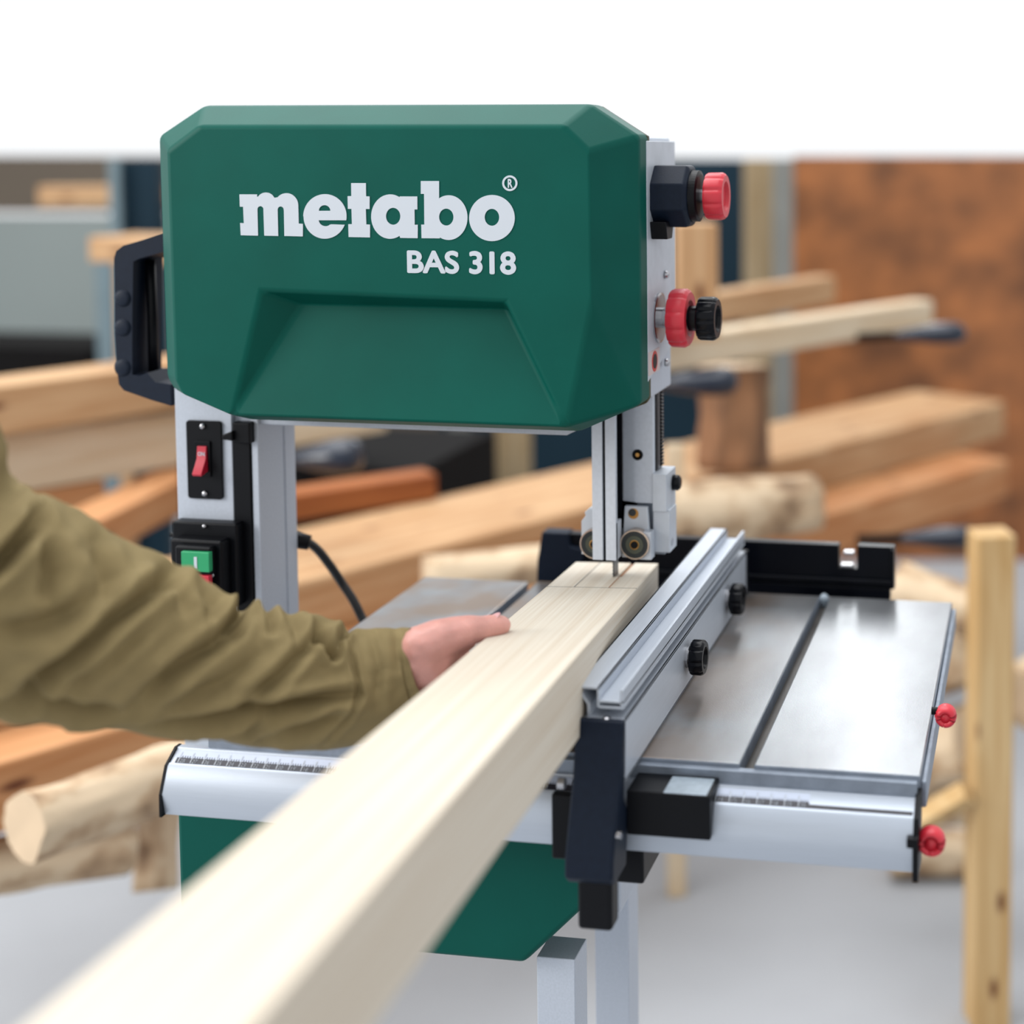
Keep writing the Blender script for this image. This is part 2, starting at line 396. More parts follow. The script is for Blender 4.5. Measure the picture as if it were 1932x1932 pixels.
# recessed hinge mark on the bevel and lettering
K = 1932/270.0
def pz(x0, y0, s):
    def f(px, py):
        p = at(x0+px/s, y0+py/s, 'y', FY); return (p.x, p.z)
    return f
f1 = pz(440, 325, K); f2 = pz(710, 325, K)
def letters(name, outs, f):
    bm = shape2d(name, [[f(*p) for p in o] for o in outs], FY-0.2, dr, 'letter', 0.4)
    return bm
def arc(cx, cy, rx, ry, a0, a1, n=20):   # image coordinates, angles clockwise from +x because y runs down
    return [(cx+rx*math.cos(math.radians(a0+(a1-a0)*i/n)), cy+ry*math.sin(math.radians(a0+(a1-a0)*i/n))) for i in range(n+1)]
m_out = [(88, 298), (326, 298), (326, 328)] + arc(445, 395, 125, 122, -148, -25, 16) + [(578, 342)] + arc(722, 450, 160, 168, -138, 0, 20) + \
    [(888, 692), (944, 696), (944, 866), (695, 860), (688, 505)] + arc(645, 505, 41, 44, 0, -180, 12) + [(612, 860), (424, 856), (412, 500)] + \
    arc(372, 500, 41, 42, 0, -180, 12) + [(340, 856), (106, 850), (98, 685), (148, 688), (138, 466), (94, 464)]
bmL = letters('m', [m_out], f1)
e_out = arc(1242, 595, 292, 300, 10, -180, 40) + arc(1242, 595, 288, 302, 180, 22, 30)[0:] + [(1330, 702)] + arc(1250, 640, 92, 88, 50, 176, 14) + [(1162, 648), (1530, 648)]
e_hole = [(1316, 520), (1160, 520)] + arc(1238, 520, 78, 76, 180, 360, 14)[1:-1]
def join(a, b):
    me = bpy.data.meshes.new('x'); b.to_mesh(me); a.from_mesh(me); bpy.data.meshes.remove(me); b.free(); return a
join(bmL, letters('e', [e_out, e_hole], f1))
t_out = [(1596, 146), (1794, 146), (1797, 324), (1845, 326), (1845, 496), (1794, 496), (1800, 704), (1850, 706), (1850, 880), (1562, 874), (1557, 700), (1607, 700), (1600, 494), (1552, 494), (1548, 322), (1598, 322)]
join(bmL, letters('t', [t_out], f1))
a_out = arc(190, 598, 256, 300, -60, -300, 44) + [(326, 886), (562, 890), (562, 708), (521, 708), (519, 502), (558, 502), (556, 326), (318, 326)]
join(bmL, letters('a', [a_out, arc(231, 594, 97, 114, 0, 360, 36)[:-1]], f2))
b_out = [(604, 118), (850, 118), (850, 356)] + arc(980, 612, 254, 302, -118, 118, 44) + [(862, 892), (614, 890), (610, 706), (652, 706), (648, 292), (604, 292)]
join(bmL, letters('b', [b_out, arc(948, 605, 97, 114, 0, 360, 36)[:-1]], f2))
join(bmL, letters('o', [arc(1564, 618, 308, 312, 0, 360, 56)[:-1], arc(1564, 608, 98, 114, 0, 360, 36)[:-1]], f2))
lg = put('logo_lettering', bmL, 'letter', dr)
def textpx(body, x0, x1, ytop, ybot, off, name, y=FY-0.2):
    p, q = at(x0, ybot, 'y', y), at(x1, ytop, 'y', y)
    return place_text(bold(text_bm(body, 20, 0), off), p.x, q.x, p.z, q.z, y)
put('model_lettering', textpx('BAS 318', 768.5, 973.5, 474.5, 515.5, 0.62, 'm'), 'letter', dr)
rc = (1805, 148)
bmR = letters('r', [arc(rc[0], rc[1], 103, 106, 0, 360, 40)[:-1], arc(rc[0], rc[1], 76, 78, 0, 360, 40)[:-1]], f2)
join(bmR, textpx('R', 958.2, 967, 337.5, 354.5, 0.7, 'r'))
put('registered_mark', bmR, 'letter', dr)
# rim seal and frame behind
bm = bmesh.new()
def outline(k, dz=0):
    return [(-125+k, TOPZ-26), (-82, TOPZ-k), (262, TOPZ-k), (303-k, TOPZ-26), (303-k, 234), (300-k, 229+k*.5), (250, 210+dz), (-46, 210+dz), (-124+k, 246)]
prism(bm, outline(1.0), 'y', 178, 184)
put('door_seal', bm, 'olive', saw)
bm = bmesh.new()
prism(bm, [(-120, TOPZ-28), (-80, TOPZ-4), (262, TOPZ-4), (300, TOPZ-28), (300, 232), (262, 216), (at(1068, 822, 'y', 184).x, at(1068, 822, 'y', 184).z), (-57, at(480, 801, 'y', 184).z), (-80, 210), (-119, 240)], 'y', 184, 262)
put('upper_frame', bm, 'silver', saw, bevel=2)
bm = cyl((at(803, 811, 'y', 183).x, 183.5, 205.5), (0, -1, 0), 1.2, 1, 12)
put('frame_rivet', bm, 'black', saw)

# carrying handle on the left of the housing
hp = lambda px, py, y=215: at(px, py, 'y', y)
H = thing  # alias
bm = bmesh.new()
def hpoly(lst, y): return [(hp(a, b, y).x, hp(a, b, y).z) for a, b in lst]
outer = hpoly([(330, 437), (300, 446), (245, 462), (232, 472), (228, 485), (229, 560), (229, 625), (233, 690), (237, 722), (246, 733), (300, 752), (335, 762)], 205)
inner = hpoly([(335, 722), (305, 718), (290, 700), (276, 706), (262, 704), (262, 600), (264, 492), (276, 486), (335, 470)], 205)
prism(bm, outer[:5]+outer[5:]+[(outer[-1][0], inner[0][1])]+inner+[(outer[0][0], inner[-1][1])], 'y', 195, 240)
hd = put('carrying_handle', bm, 'navy', saw, bevel=4)
for i, yy in enumerate((560, 615, 690)):
    p = hp(231, yy, 205); bm = bmesh.new(); lathe(bm, (p.x+7, 193.5, p.z), (0, 1, 0), [(0, 5), (1, 8), (47, 8), (48, 5)], 24)
    put('grip_rib', bm, 'navy', hd, smooth=True)
bm = bmesh.new(); p = hp(283, 490, 215); q = hp(290, 705, 215)
tube(bm, [(p.x, 215, p.z), ((p.x+q.x)/2, 216, (p.z+q.z)/2), (q.x, 215, q.z)], 4.5, 12)
put('inner_bar', bm, 'black', hd, smooth=True)
bm = B(-126, -121, 190, 240, 262, 388); put('handle_recess', bm, 'black', hd)

# column
bm = bmesh.new()
prism(bm, [(-137, 180), (-82, 180), (-82, 186), (-64, 186), (-64, 180), (-57, 180), (-57, 245), (-137, 245)], 'z', -120, 262)
col = put('frame_column', bm, 'silver', saw, bevel=1.2)
put('column_step', B(-57.2, -56, 224, 226, -60, 205), 'silver', col)
put('column_trim', B(-81.5, -64.5, 178.5, 188, -110, 196), 'black', saw, bevel=1)
bm = B(-77, -60.5, 172, 182, 184, 203); lt = put('door_latch', bm, 'black', saw, bevel=1.5)
bm = bmesh.new(); prism(bm, [(-85, 192), (-75, 196), (-75, 187), (-85, 188)], 'y', 168, 176); put('latch_lever', bm, 'black', lt, bevel=1)

def rectpx(x0, y0, x1, y1, y): # pixel box -> x0,x1,z0,z1 on plane y
    p, q = at(x0, y1, 'y', y), at(x1, y0, 'y', y); return p.x, q.x, p.z, q.z
def screw(px, py, y, r, parent, axis=(0, -1, 0), m='steel', c=None, name='screw'):
    c = c or at(px, py, 'y', y)
    bm = lathe(bmesh.new(), c, axis, [(0, r), (r*0.5, r), (r*0.9, r*0.75), (r*1.05, r*0.3)], 20)
    o = put(name, bm, m, parent, smooth=True)
    return o
x0, x1, z0, z1 = rectpx(355, 795, 417, 940, 178)
bm = bmesh.new(); prism(bm, rrect(x0, x1, z0, z1, 3), 'y', 177.5, 180); sp = put('switch_plate', bm, 'black', saw, bevel=0.5)
screw(383, 804, 177.5, 2.7, sp); screw(387.5, 931, 177.5, 2.7, sp)
x0, x1, z0, z1 = rectpx(369, 833, 396, 899, 176)
put('rocker_frame', B(x0, x1, 175.5, 178, z0, z1), 'gloss', sp, bevel=0.6)
x0, x1, z0, z1 = rectpx(374, 842, 391, 889, 175)
bm = bmesh.new(); zm = (z0+z1)/2
prism(bm, [(176, z1), (174, z1), (172.6, zm), (165, z0-0.5), (166, z0-2.5), (176, z0)], 'x', x0, x1-0.4)
rk = put('rocker_switch', bm, 'redsw', sp, bevel=0.5)
c1 = at(381, 855, 'y', 173)
tb = place_text(text_bm('ON', 5, 0.1, 0.1), x0+1.2, x1-1.5, zm+3, zm+6.5, 172.9); put('switch_lettering', tb, 'letter', sp)
tb = place_text(text_bm('OFF', 5, 0.1, 0.1), x0+1, x1-1.6, z0+2.5, z0+5.5, 168.3)
for v in tb.verts: v.co.y -= (zm-v.co.z)*0.95*0.8-7.6*0.55-1.9
put('switch_lettering', tb, 'letter', sp)

# motor switch box
x0, x1, z0, z1 = rectpx(325, 978, 447, 1160, 172)
x0 = at(324, 1040, 'y', 165).x; x1 = at(446, 1040, 'y', 165).x; z1 = at(385, 978, 'y', 180).z
sb = put('motor_switch_box', B(x0, x1, 166, 180, 38, z1), 'black', saw, bevel=2)
screw(386, 993, 165, 1.9, sb)
put('side_pin', cyl((x0+1, 172, at(320, 1010, 'y', 170).z), (-1, 0, 0), 2, 6), 'black', sb)
a0, a1, b0, b1 = rectpx(333, 1018, 425, 1200, 158)
put('switch_cover', B(a0, a1, 152, 167, 45, b1), 'black', sb, bevel=2.5)
a0, a1, b0, b1 = rectpx(336, 1031, 402, 1086, 148)
put('button_surround', B(a0, a1, 144, 153, b0, b1), 'black', sb, bevel=2)
a0, a1, b0, b1 = rectpx(344, 1042, 396, 1077, 142)
put('green_button', B(a0, a1, 140.5, 146, b0, b1), 'btn', sb, bevel=0.8)
a0, a1, b0, b1 = rectpx(366, 1051, 371, 1073, 140)
put('button_mark', B(a0, a1, 140.1, 141, b0, b1), 'letter', sb)
a0, a1, b0, b1 = rectpx(344, 1086, 396, 1121, 142)
put('red_button', B(a0, a1, 140.5, 146, b0, b1), 'btnr', sb, bevel=0.8)
screw(400.5, 1085, 148, 2.2, sb)

# right side plate, knobs, dial
PX = 303.5
bm = bmesh.new()
prism(bm, [(170, 249), (258, 249+22), (266, 282), (266, 452), (170, 452)], 'x', PX-3, PX)
spl = put('side_plate', bm, 'cast', saw, bevel=0.8)
def side(px, py, x=PX): return at(px, py, 'x', x)
for a, b in ((1254, 518), (1255, 684)):
    c = side(a, b); screw(0, 0, 0, 3.6, spl, (1, 0, 0), 'steel', c)
# sticker with hand prohibition sign
c = side(1235, 681)
bm = B(PX, PX+0.3, side(1223, 681).y, side(1244, 681).y, c.z-10, c.z+10); put('warning_sticker', bm, 'sticker', spl)
bm = bmesh.new(); lathe(bm, (PX+0.3, c.y-1, c.z), (1, 0, 0), [(0, 9), (0.3, 9)], 30); put('sticker_disc', bm, 'stickred', spl)
bm = bmesh.new(); lathe(bm, (PX+0.6, c.y-1, c.z), (1, 0, 0), [(0, 6.3), (0.2, 6.3)], 30); put('sticker_symbol', bm, 'black', spl)

def knob(c, r, w, m, name, nl=10, depth=0.06, cupm=None, parent=saw):
    lob = lambda th, k: 1-(depth if k in (1, 2, 3, 4) else 0)*max(0, math.cos(nl*th))**3
    bm = lathe(bmesh.new(), c, (1, 0, 0), [(0, r*0.82), (0.5, r*0.93), (w*0.15, r*0.99), (w*0.78, r), (w*0.9, r*0.96), (w, r*0.88), (w, r*0.62), (w-3, r*0.55)], 120, lobe=lob)
    o = put(name, bm, m, parent, smooth=True)
    e = o.modifiers.new('b', 'EDGE_SPLIT'); e.split_angle = math.radians(38)
    return o
kc = at(1280, 600, 'x', PX+17)
k1 = knob((PX+10.5, kc.y, kc.z), 25.5, 17, 'red', 'red_tracking_knob', 10)
bm = lathe(bmesh.new(), (PX, kc.y, kc.z), (1, 0, 0), [(0, 22), (1.2, 22), (1.6, 20)], 48); put('knob_washer', bm, 'steel', saw, smooth=False)
bm = lathe(bmesh.new(), (PX+1, kc.y, kc.z), (1, 0, 0), [(0, 9), (10, 9), (10, 4), (34, 4)], 24); put('knob_shaft', bm, 'steel', saw)
k2 = knob((PX+35, kc.y, kc.z+0.0), 19, 17, 'gloss', 'black_lock_knob', 12)
bm = lathe(bmesh.new(), (PX+27, kc.y, kc.z), (1, 0, 0), [(0, 11), (9, 11)], 24); put('knob_collar', bm, 'gloss', saw)
# tension dial (dark octagonal) and top red knob
dc = at(1240, 378, 'x', PX+12)
lob = lambda th, k: 1/math.cos(((th+math.pi/8) % (math.pi/4))-math.pi/8)*0.97
bm = lathe(bmesh.new(), (PX-2, 205, 405), (1, 0, 0), [(0, 25), (2, 27), (30, 27), (33, 24)], 64, lobe=lob)
td = put('tension_dial', bm, 'navy', saw, bevel=1.2)
bm = lathe(bmesh.new(), (PX+31, 205, 405), (1, 0, 0), [(0, 22), (6, 22), (7, 19)], 48); put('dial_flange', bm, 'black', td)
bm = lathe(bmesh.new(), (PX+36, 205, 405), (1, 0, 0), [(0, 6), (16, 6)], 20); put('dial_shaft', bm, 'steel', td)
knob((PX+43, 205, 405), 20.5, 17, 'red', 'red_guide_knob', 10)
bm = bmesh.new(); prism(bm, [(178, 384), (206, 384), (200, 369), (183, 369)], 'x', PX, PX+14); put('pointer_block', bm, 'black', saw, bevel=1)

# guide post, guards, bearings
GY = 226.0
gx = lambda px, py=900, y=GY: at(px, py, 'y', y).x
gz = lambda py, px=1200, y=GY: at(px, py, 'y', y).z
gp = thing  # noqa
bm = bmesh.new()
xa, xb, xc = gx(1172), gx(1200), gx(1233)
prism(bm, [(xa, GY+5), (xa+10, GY+2), (xb, GY), (xc, GY), (xc, GY+28), (xa, GY+28)], 'z', gz(950, 1233), 262)
post = put('guide_post', bm, 'guard', saw, bevel=0.6)
put('guide_post_back', B(xa-6, xb, GY+6, GY+28, gz(1000), gz(949, 1233)+1), 'guard', saw, bevel=0.6)
for px, py in ((1203, 858),):
    c = at(px, py, 'y', GY); bm = lathe(bmesh.new(), c, (0, -1, 0), [(0, 4.9), (0.6, 4.9), (0.8, 3.6), (-1.4, 3.4)], 24); put('socket_screw', bm, 'black', post)
    bm = lathe(bmesh.new(), (c.x, GY, c.z), (0, -1, 0), [(0.2, 2.2), (0.9, 1.8)], 12); put('screw_centre', bm, 'brass', post)
bm = B(xc, xc+1.2, GY+6, GY+26, gz(890), 262)
rack = put('height_rack', bm, 'black', saw)
bm = bmesh.new()
z = gz(885)
while z < 258:
    box(bm, xc+1, xc+3, GY+20, GY+26, z, z+1.6); z += 3.1
props(put('rack_teeth', bm, 'gloss', rack), kind='stuff')
put('rack_edge', B(xc+1, xc+1.6, GY+13, GY+15, gz(890), 262), 'steel', rack)
# guard bars in front of the blade
ZB = at(1117, 1056, 'y', 200).z
X = lambda px, y=200: at(px, 930, 'y', y).x
bar = put('blade_guard', join(join(B(X(1117), X(1136.5), 200, 204, ZB, 262), join(B(X(1142), X(1161.5), 200, 205, ZB, 262), B(X(1161.5)-4, X(1161.5), 201, 217, ZB, at(1165, 985, 'y', 205).z))), B(X(1117), X(1142)+.5, 203.5, 206, ZB+3, 262)), 'guard', saw, bevel=0.4)
put('guard_groove', B(X(1136.5)-.2, X(1142)+.2, 202.8, 204, ZB, 262), 'black', saw)
# saw blade with teeth on the near edge
BX = at(1161, 1075, 'y', 222).x
bm = bmesh.new(); pts = []; z = -60.0
while z < 262:
    pts += [(214, z), (217, z+2.5)]; z += 3.0
pts += [(217, 262), (230, 262), (230, -60)]
prism(bm, pts, 'x', BX-0.45, BX+0.45)
put('saw_blade', bm, 'blade', saw)
# black strip standing in for the shadow between guard and post
put('guard_shade_strip', B(X(1140, 222), xa-0.5, 230.5, 234, gz(1000), 262), 'gloss', saw)
r = rectpx(1165, 945, 1262, 1046, 232); put('bracket_back', B(r[0], r[1]-4, 232, 238, r[2]+2, r[3]), 'tside', saw)
# bearings
def bearing(px, py, y, r):
    c = at(px, py, 'y', y); g = 1.0
    bm = lathe(bmesh.new(), c, (0, -1, 0), [(-9, r*0.97), (-8.4, r), (-0.4, r), (0, r*0.97), (0, r*0.9), (-0.5, r*0.9)], 56)
    o = put('guide_bearing', bm, 'ring', saw, smooth=True); o.modifiers.new('b', 'EDGE_SPLIT').split_angle = math.radians(40)
    bm = lathe(bmesh.new(), c, (0, -1, 0), [(-2, r*0.9), (-0.3, r*0.9), (-0.3, r*0.58)], 48); put('bearing_seal', bm, 'seal', o)
    bm = lathe(bmesh.new(), c, (0, -1, 0), [(-2, r*0.6), (0.2, r*0.6), (0.2, r*0.4)], 40); put('inner_race', bm, 'race', o)
    bm = lathe(bmesh.new(), c, (0, -1, 0), [(-2, r*0.42), (-0.2, r*0.42), (0.3, r*0.3)], 30); put('bearing_screw', bm, 'brass', o)
    bm = lathe(bmesh.new(), c, (0, -1, 0), [(-2, r*0.24), (1.4, r*0.24), (1.5, r*0.1)], 24); put('screw_socket', bm, 'black', o)
    return c
cR = bearing(1197, 1028, 212, 13.4); cL = bearing(1121, 1027, 212, 13.4)
bm = bmesh.new()
r = rectpx(1181, 955, 1223, 1050, 224)
prism(bm, [(r[0], r[3]), (r[1], r[3]), (r[1]+3, r[2]), (r[0]-3, r[2])], 'y', 221, 226)
br = put('bearing_bracket', bm, 'cast', saw, bevel=0.6)
bm = lathe(bmesh.new(), at(1195, 969, 'y', 221), (0, -1, 0), [(0, 4.8), (0.25, 4.8), (0.3, 4.2)], 28); put('bracket_hole', bm, 'brass', br)
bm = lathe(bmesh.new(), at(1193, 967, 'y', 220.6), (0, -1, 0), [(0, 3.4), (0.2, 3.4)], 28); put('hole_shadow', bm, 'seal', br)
r = rectpx(1098, 982, 1130, 1045, 222)
bm = bmesh.new(); prism(bm, [(r[0], r[2]), (r[0], r[3]-1), (r[0]+4, r[3]+4), (r[0]+3, r[3]+7), (r[0]+6, r[3]+10), (r[1], r[3]+10), (r[1], r[2])], 'y', 221, 240)
put('left_bracket', bm, 'letter', saw, bevel=0.5)
# right guide bracket (stepped casting)
r0 = rectpx(1231, 895, 1257, 965, GY-2)
bm = bmesh.new()
box(bm, r0[0], r0[1], GY-2, GY+32, r0[2], r0[3])
gb = put('guide_bracket', bm, 'cast', saw, bevel=0.6)
r1 = rectpx(1232, 966, 1264, 1042, GY)
put('lower_bracket', B(r1[0], r1[1], GY, GY+24, r1[2], r1[3]+2), 'cast', gb, bevel=1)
c = at(1270, 912, 'x', r0[1]+1)
bm = lathe(bmesh.new(), (r0[1], GY+22, c.z), (1, 0, 0), [(0, 7), (5, 7), (7, 5)], 28); put('bracket_bolt', bm, 'gloss', gb, smooth=True)
c = at(1268, 1022, 'x', r1[1]); bm = lathe(bmesh.new(), (r1[1]-0.5, GY+8, c.z), (1, 0, 0), [(0, 3.6), (1, 3.6)], 20); put('bracket_socket', bm, 'steel', gb)
r2 = rectpx(1222, 1000, 1231, 1052, 222); put('bearing_arm', B(r2[0]-6, r2[1]+1, 214, 226, r2[2], r2[3]), 'cast', gb, bevel=1)

# table: three slabs between the two mitre slots, plus the slot floors
tb = bmesh.new()
SX = (0, 112.5, 122.5, 416.5, 427, 548)
th = 22
for a, b in ((0, 112.5), (122.5, 416.5), (427, 548)):
    box(tb, a, b, 0, 400, -th, 0)
bmesh.ops.bevel(tb, geom=[e for e in tb.edges], offset=1.2, segments=2, profile=0.5, affect='EDGES')
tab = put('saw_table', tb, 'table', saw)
tab.data.materials.append(M['tside'])
for p in tab.data.polygons:
    if abs(p.normal.z) < 0.5: p.material_index = 1
sl = B(112.4, 122.6, 1, 399, -th, -12)
put('slot_floor', sl, 'slot', tab); put('slot_floor', B(416.4, 427.1, 1, 399, -th, -12), 'slot', tab)
put('table_apron', B(2, 546, -6, 0.5, -24, -3.2), 'tside', tab, bevel=0.8)
c = at(1547, 1112, 'z', -2); put('slot_peg', lathe(bmesh.new(), (420, 404, -12), (0, 0, 1), [(0, 5), (8, 5), (11, 4), (13, 1.5)], 20), 'window', tab, smooth=True)

# front rail with scale tape
def rail(xa, xb):
    prof = [(-4, -14), (-6, -13.6), (-9, -14), (-10, -20), (-20, -24), (-20.5, -24.5), (-38, -40.5), (-40, -43), (-40, -58), (-4, -58)]
    # lip, recessed tape, sloping face, lower face leaned under so it shades darker
    prof = [(-3, -13.2), (-8.5, -13.2), (-9.2, -14.6), (-19, -21.2), (-19.6, -20.6), (-22, -22.2), (-30, -41), (-26.5, -58), (-3, -58)]
    return prism(bmesh.new(), prof, 'x', xa, xb)
fr = put('front_rail', rail(-22, 545), 'aluX', saw, bevel=0.3)
bm = prism(bmesh.new(), [(-3, -12.8), (-9, -12.8), (-22.4, -21.8), (-30.6, -41), (-31, -58.4), (-3, -58.4)], 'x', -24, -22); put('rail_end_cap', bm, 'black', fr)
bm = prism(bmesh.new(), [(0, -9), (-9, -11.8), (-23, -21.2), (-31.4, -41), (-32, -62), (0, -62)], 'x', 545, 549); put('rail_end_cap', bm, 'black', fr)
d1 = Vector((0, -9.2, -14.6)); d2 = Vector((0, -19, -21.2)); nn = Vector((0, d1.z-d2.z, -(d1.y-d2.y))).normalized()
nn = Vector((0, -abs(nn.y), abs(nn.z)))
def tape_quad(bm, xa, xb, t0, t1, off):
    vs = [bm.verts.new(Vector((x, 0, 0))+d1.lerp(d2, t)+nn*off) for x, t in ((xa, t0), (xb, t0), (xb, t1), (xa, t1))]
    bm.faces.new(vs); return bm
def tape(xa, xb, name):
    put(name, tape_quad(bmesh.new(), xa, xb, 0.03, 0.97, 0.15), 'scale', fr)
    bm = tape_quad(bmesh.new(), xa, xb, 0.58, 0.97, 0.25)
    put('scale_band', bm, 'scaleblk', fr)
    bm = bmesh.new(); x = xa+2; i = 0
    while x < xb-1:
        tape_quad(bm, x, x+0.55, 0.45 if i % 5 else 0.2, 0.62 if i % 10 else 0.9, 0.35); x += 1.0*2; i += 1
    props(put('scale_ticks', bm, 'scaleblk', fr), kind='stuff')
    bm = bmesh.new(); x = xa+2
    while x < xb-6:
        tape_quad(bm, x+0.2, x+0.7, 0.2, 0.95, 0.4)
        tbm = text_bm(str(abs(round((x-260)/10))), 4.2, 0, 0.02)
        for v in tbm.verts:
            v.co = Vector((x+1.6+v.co.x, 0, 0))+d1.lerp(d2, 0.94-v.co.y/11)+nn*0.45
        join(bm, tbm); x += 10
    props(put('scale_numbers', bm, 'letter', fr), kind='stuff')
tape(-18, 300, 'scale_tape'); tape(380, 470, 'scale_tape')
put('scale_groove', tape_quad(bmesh.new(), 470, 544, 0.72, 0.97, 0.2), 'scaleblk', fr)
# right face of the table: flange, lever, handles
put('table_flange', B(548.2, 552, 2, 396, -24, -5), 'tside', saw, bevel=1)
def lever(c, r, name):
    c = Vector(c); bm = bmesh.new()
    pts = [c+Vector((r*math.cos(t), 0, r*math.sin(t))) for t in [math.radians(a) for a in range(-100, 261, 15)]]
    tube(bm, pts, [3.2]*len(pts), 10)
    for v in bm.verts: v.co.y = c.y+(v.co.y-c.y)*2.4
    lathe(bm, c+Vector((0, -6, 0)), (0, 1, 0), [(0, 4), (12, 4)], 16)
    return put(name, bm, 'red', saw, smooth=True)
c = at(1783, 1352, 'y', 90); l = lever((560, 95, at(1783, 1350, 'y', 95).z), 5.5, 'red_table_lever')
put('lever_pin', cyl((549, 95, at(1783, 1352, 'y', 95).z+4), (1, 0, 0), 3, 6), 'black', saw)
c = at(1745, 1585, 'y', -10); lever((557, -15, at(1752, 1586, 'y', -15).z), 7, 'red_rail_lever')
put('rail_stop', B(541, 549, -35, -28, -37, -30), 'black', saw, bevel=1)
put('flange_bolt', cyl((553, 150, -16), (1, 0, 0), 4, 4), 'black', saw)

# rear rail (black extrusion with a notch)
y0 = 425
xl, xr = at(1012, 1010, 'y', y0).x, at(1688, 1031, 'y', y0).x
nl, nr = at(1583, 1040, 'y', y0).x, at(1617, 1040, 'y', y0).x
bm = bmesh.new(); box(bm, xl+28, nl, y0, y0+12, 2, 45.5); box(bm, nr, xr, y0, y0+12, 2, 45.5); box(bm, nl-1, nr+1, y0, y0+12, 2, 22)
rr = put('rear_rail', bm, 'rail', saw, bevel=1.2)
bm = bmesh.new(); box(bm, xl+28, xr-1, y0-5, y0, 9, 12); box(bm, xr-3, xr, y0-5, y0, 5, 44); box(bm, xl+28, xr-4, y0-3, y0+8, -8, 3); put('rail_ledge', bm, 'rail', rr, bevel=0.8)
for a, b, dz in ((1592, 1612, 1042), (1586, 1610, 1066)):
    p, q = at(a, dz, 'y', y0+3), at(b, dz, 'y', y0+3); put('notch_clip', B(p.x, q.x, y0-1, y0+9, p.z-1.5, p.z+1.5), 'steel', rr, bevel=0.8)
bm = bmesh.new()
a, b = at(1022, 1004, 'y', y0-6), at(1012, 1098, 'y', y0-6)
prism(bm, [(a.x, a.z), (a.x+28, a.z), (a.x+30, a.z-14), (a.x+46, a.z-17), (a.x+40, b.z), (b.x, b.z), (b.x+1, b.z+22)], 'y', y0-6, y0+14)
put('rail_end_block', bm, 'navy', rr, bevel=1.5)
for px in (480,): put('rail_bracket', B(395, 445, 400, y0, -20, -10), 'black', rr); put('rail_bracket', B(130, 180, 400, y0, -20, -10), 'black', rr)

# lower machine body, stand
bm = bmesh.new(); prism(bm, [(-66, -60), (250, -60), (280, -80), (280, -150), (230, -200), (-40, -200), (-66, -180)], 'y', 55, 150)
lb = put('lower_wheel_cover', bm, 'lowgreen', saw, bevel=5)
put('lower_frame', B(-60, 282, 150, 262, -205, -59), 'silver', saw, bevel=2)
put('trunnion', B(150, 330, 60, 330, -60, -22), 'black', saw, bevel=3)
bm = bmesh.new()
for x in (-40, 250):
    for y in (90, 250):
        box(bm, x-18, x+18, y-18, y+18, -TZ+1, -205)
# each leg is its own part
bm.free()
for x in (-40, 250):
    for y in (90, 245):
        put('stand_leg', B(x-16, x+16, y-16, y+16, -TZ, -204), 'silver', saw, bevel=1)
put('stand_shelf', B(-50, 262, 80, 256, -700, -690), 'silver', saw, bevel=1)
put('inner_support', B(300, 345, -4, 60, -95, -58), 'black', saw, bevel=2)

# power cable behind the column
pts = []
for t, (px, py) in enumerate(((556, 1017), (575, 1020), (598, 1036), (622, 1066), (645, 1100), (665, 1130), (680, 1160), (694, 1195))):
    pts.append(at(px, py, 'y', 250+min(t, 4)*12))
pts += [Vector((pts[-1].x-4, 320, -90)), Vector((pts[-1].x-10, 320, -160)), Vector((0, 262, -190))]
def smoothpts(P, n=6):
    out = []
    for i in range(len(P)-1):
        p0, p1, p2, p3 = P[max(i-1, 0)], P[i], P[i+1], P[min(i+2, len(P)-1)]
        for k in range(n):
            t = k/n; out.append(0.5*((2*p1)+(p2-p0)*t+(2*p0-5*p1+4*p2-p3)*t*t+(3*p1-p0-3*p2+p3)*t**3))
    return out+[P[-1]]
cb = put('power_cable', tube(bmesh.new(), smoothpts(pts), 4.2, 14), 'cable', saw, smooth=True)
bm = bmesh.new(); p = at(548, 1016, 'y', 250); q = at(584, 1024, 'y', 255); tube(bm, [p, q], [8.5, 7], 16); put('cable_gland', bm, 'black', cb, smooth=True)

# ------------------------------------------------------------------ RIP FENCE
fence = thing('rip_fence', (325, 0, 0), 'silver aluminium rip fence with black clamping head clamped across the steel table', 'rip fence')
FR = 343.5; FL = at(1084, 1294, 'y', -42).x
Y0, Y1 = -42, 389
ZT = at(1084, 1294, 'y', -42).z
# hollow profile section in (x, z): left tall flange, T-slot, right face
x_ = lambda px, y=-42, py=1300: at(px, py, 'y', y).x
ZR = at(1178.7, 1357, 'y', -42).z
def strip(bm, a, b, c, d):   # thin wall between (x,z) points a-b of thickness t, extruded along y
    box(bm, min(a, b), max(a, b), Y0, Y1, min(c, d), max(c, d))
bm = bmesh.new()
w1 = FL; wA = x_(1128); wB = x_(1150); wC = x_(1176)
strip(bm, w1, w1+1.8, 2, ZT)                  # left wall
strip(bm, w1, wA+1, ZT-1.8, ZT)               # left top
strip(bm, wA-0.8, wA+1, ZT-14, ZT)            # web
strip(bm, wA+1, wC, ZT-11, ZT-9.2)            # slot floor
strip(bm, wC-2.4, wC, ZT-13, ZT-1)            # rib beside the slot
strip(bm, wA, wC, ZT-15.2, ZT-13.4)
strip(bm, w1+8, FR, ZR-1.8, ZR)               # lower deck to the right face
strip(bm, FR-1.8, FR, 0.6, ZR)                # right wall
strip(bm, w1, FR, 1, 2.8)
strip(bm, w1, w1+10, ZR-3.6, ZR-1.8)
bmesh.ops.recalc_face_normals(bm, faces=bm.faces)
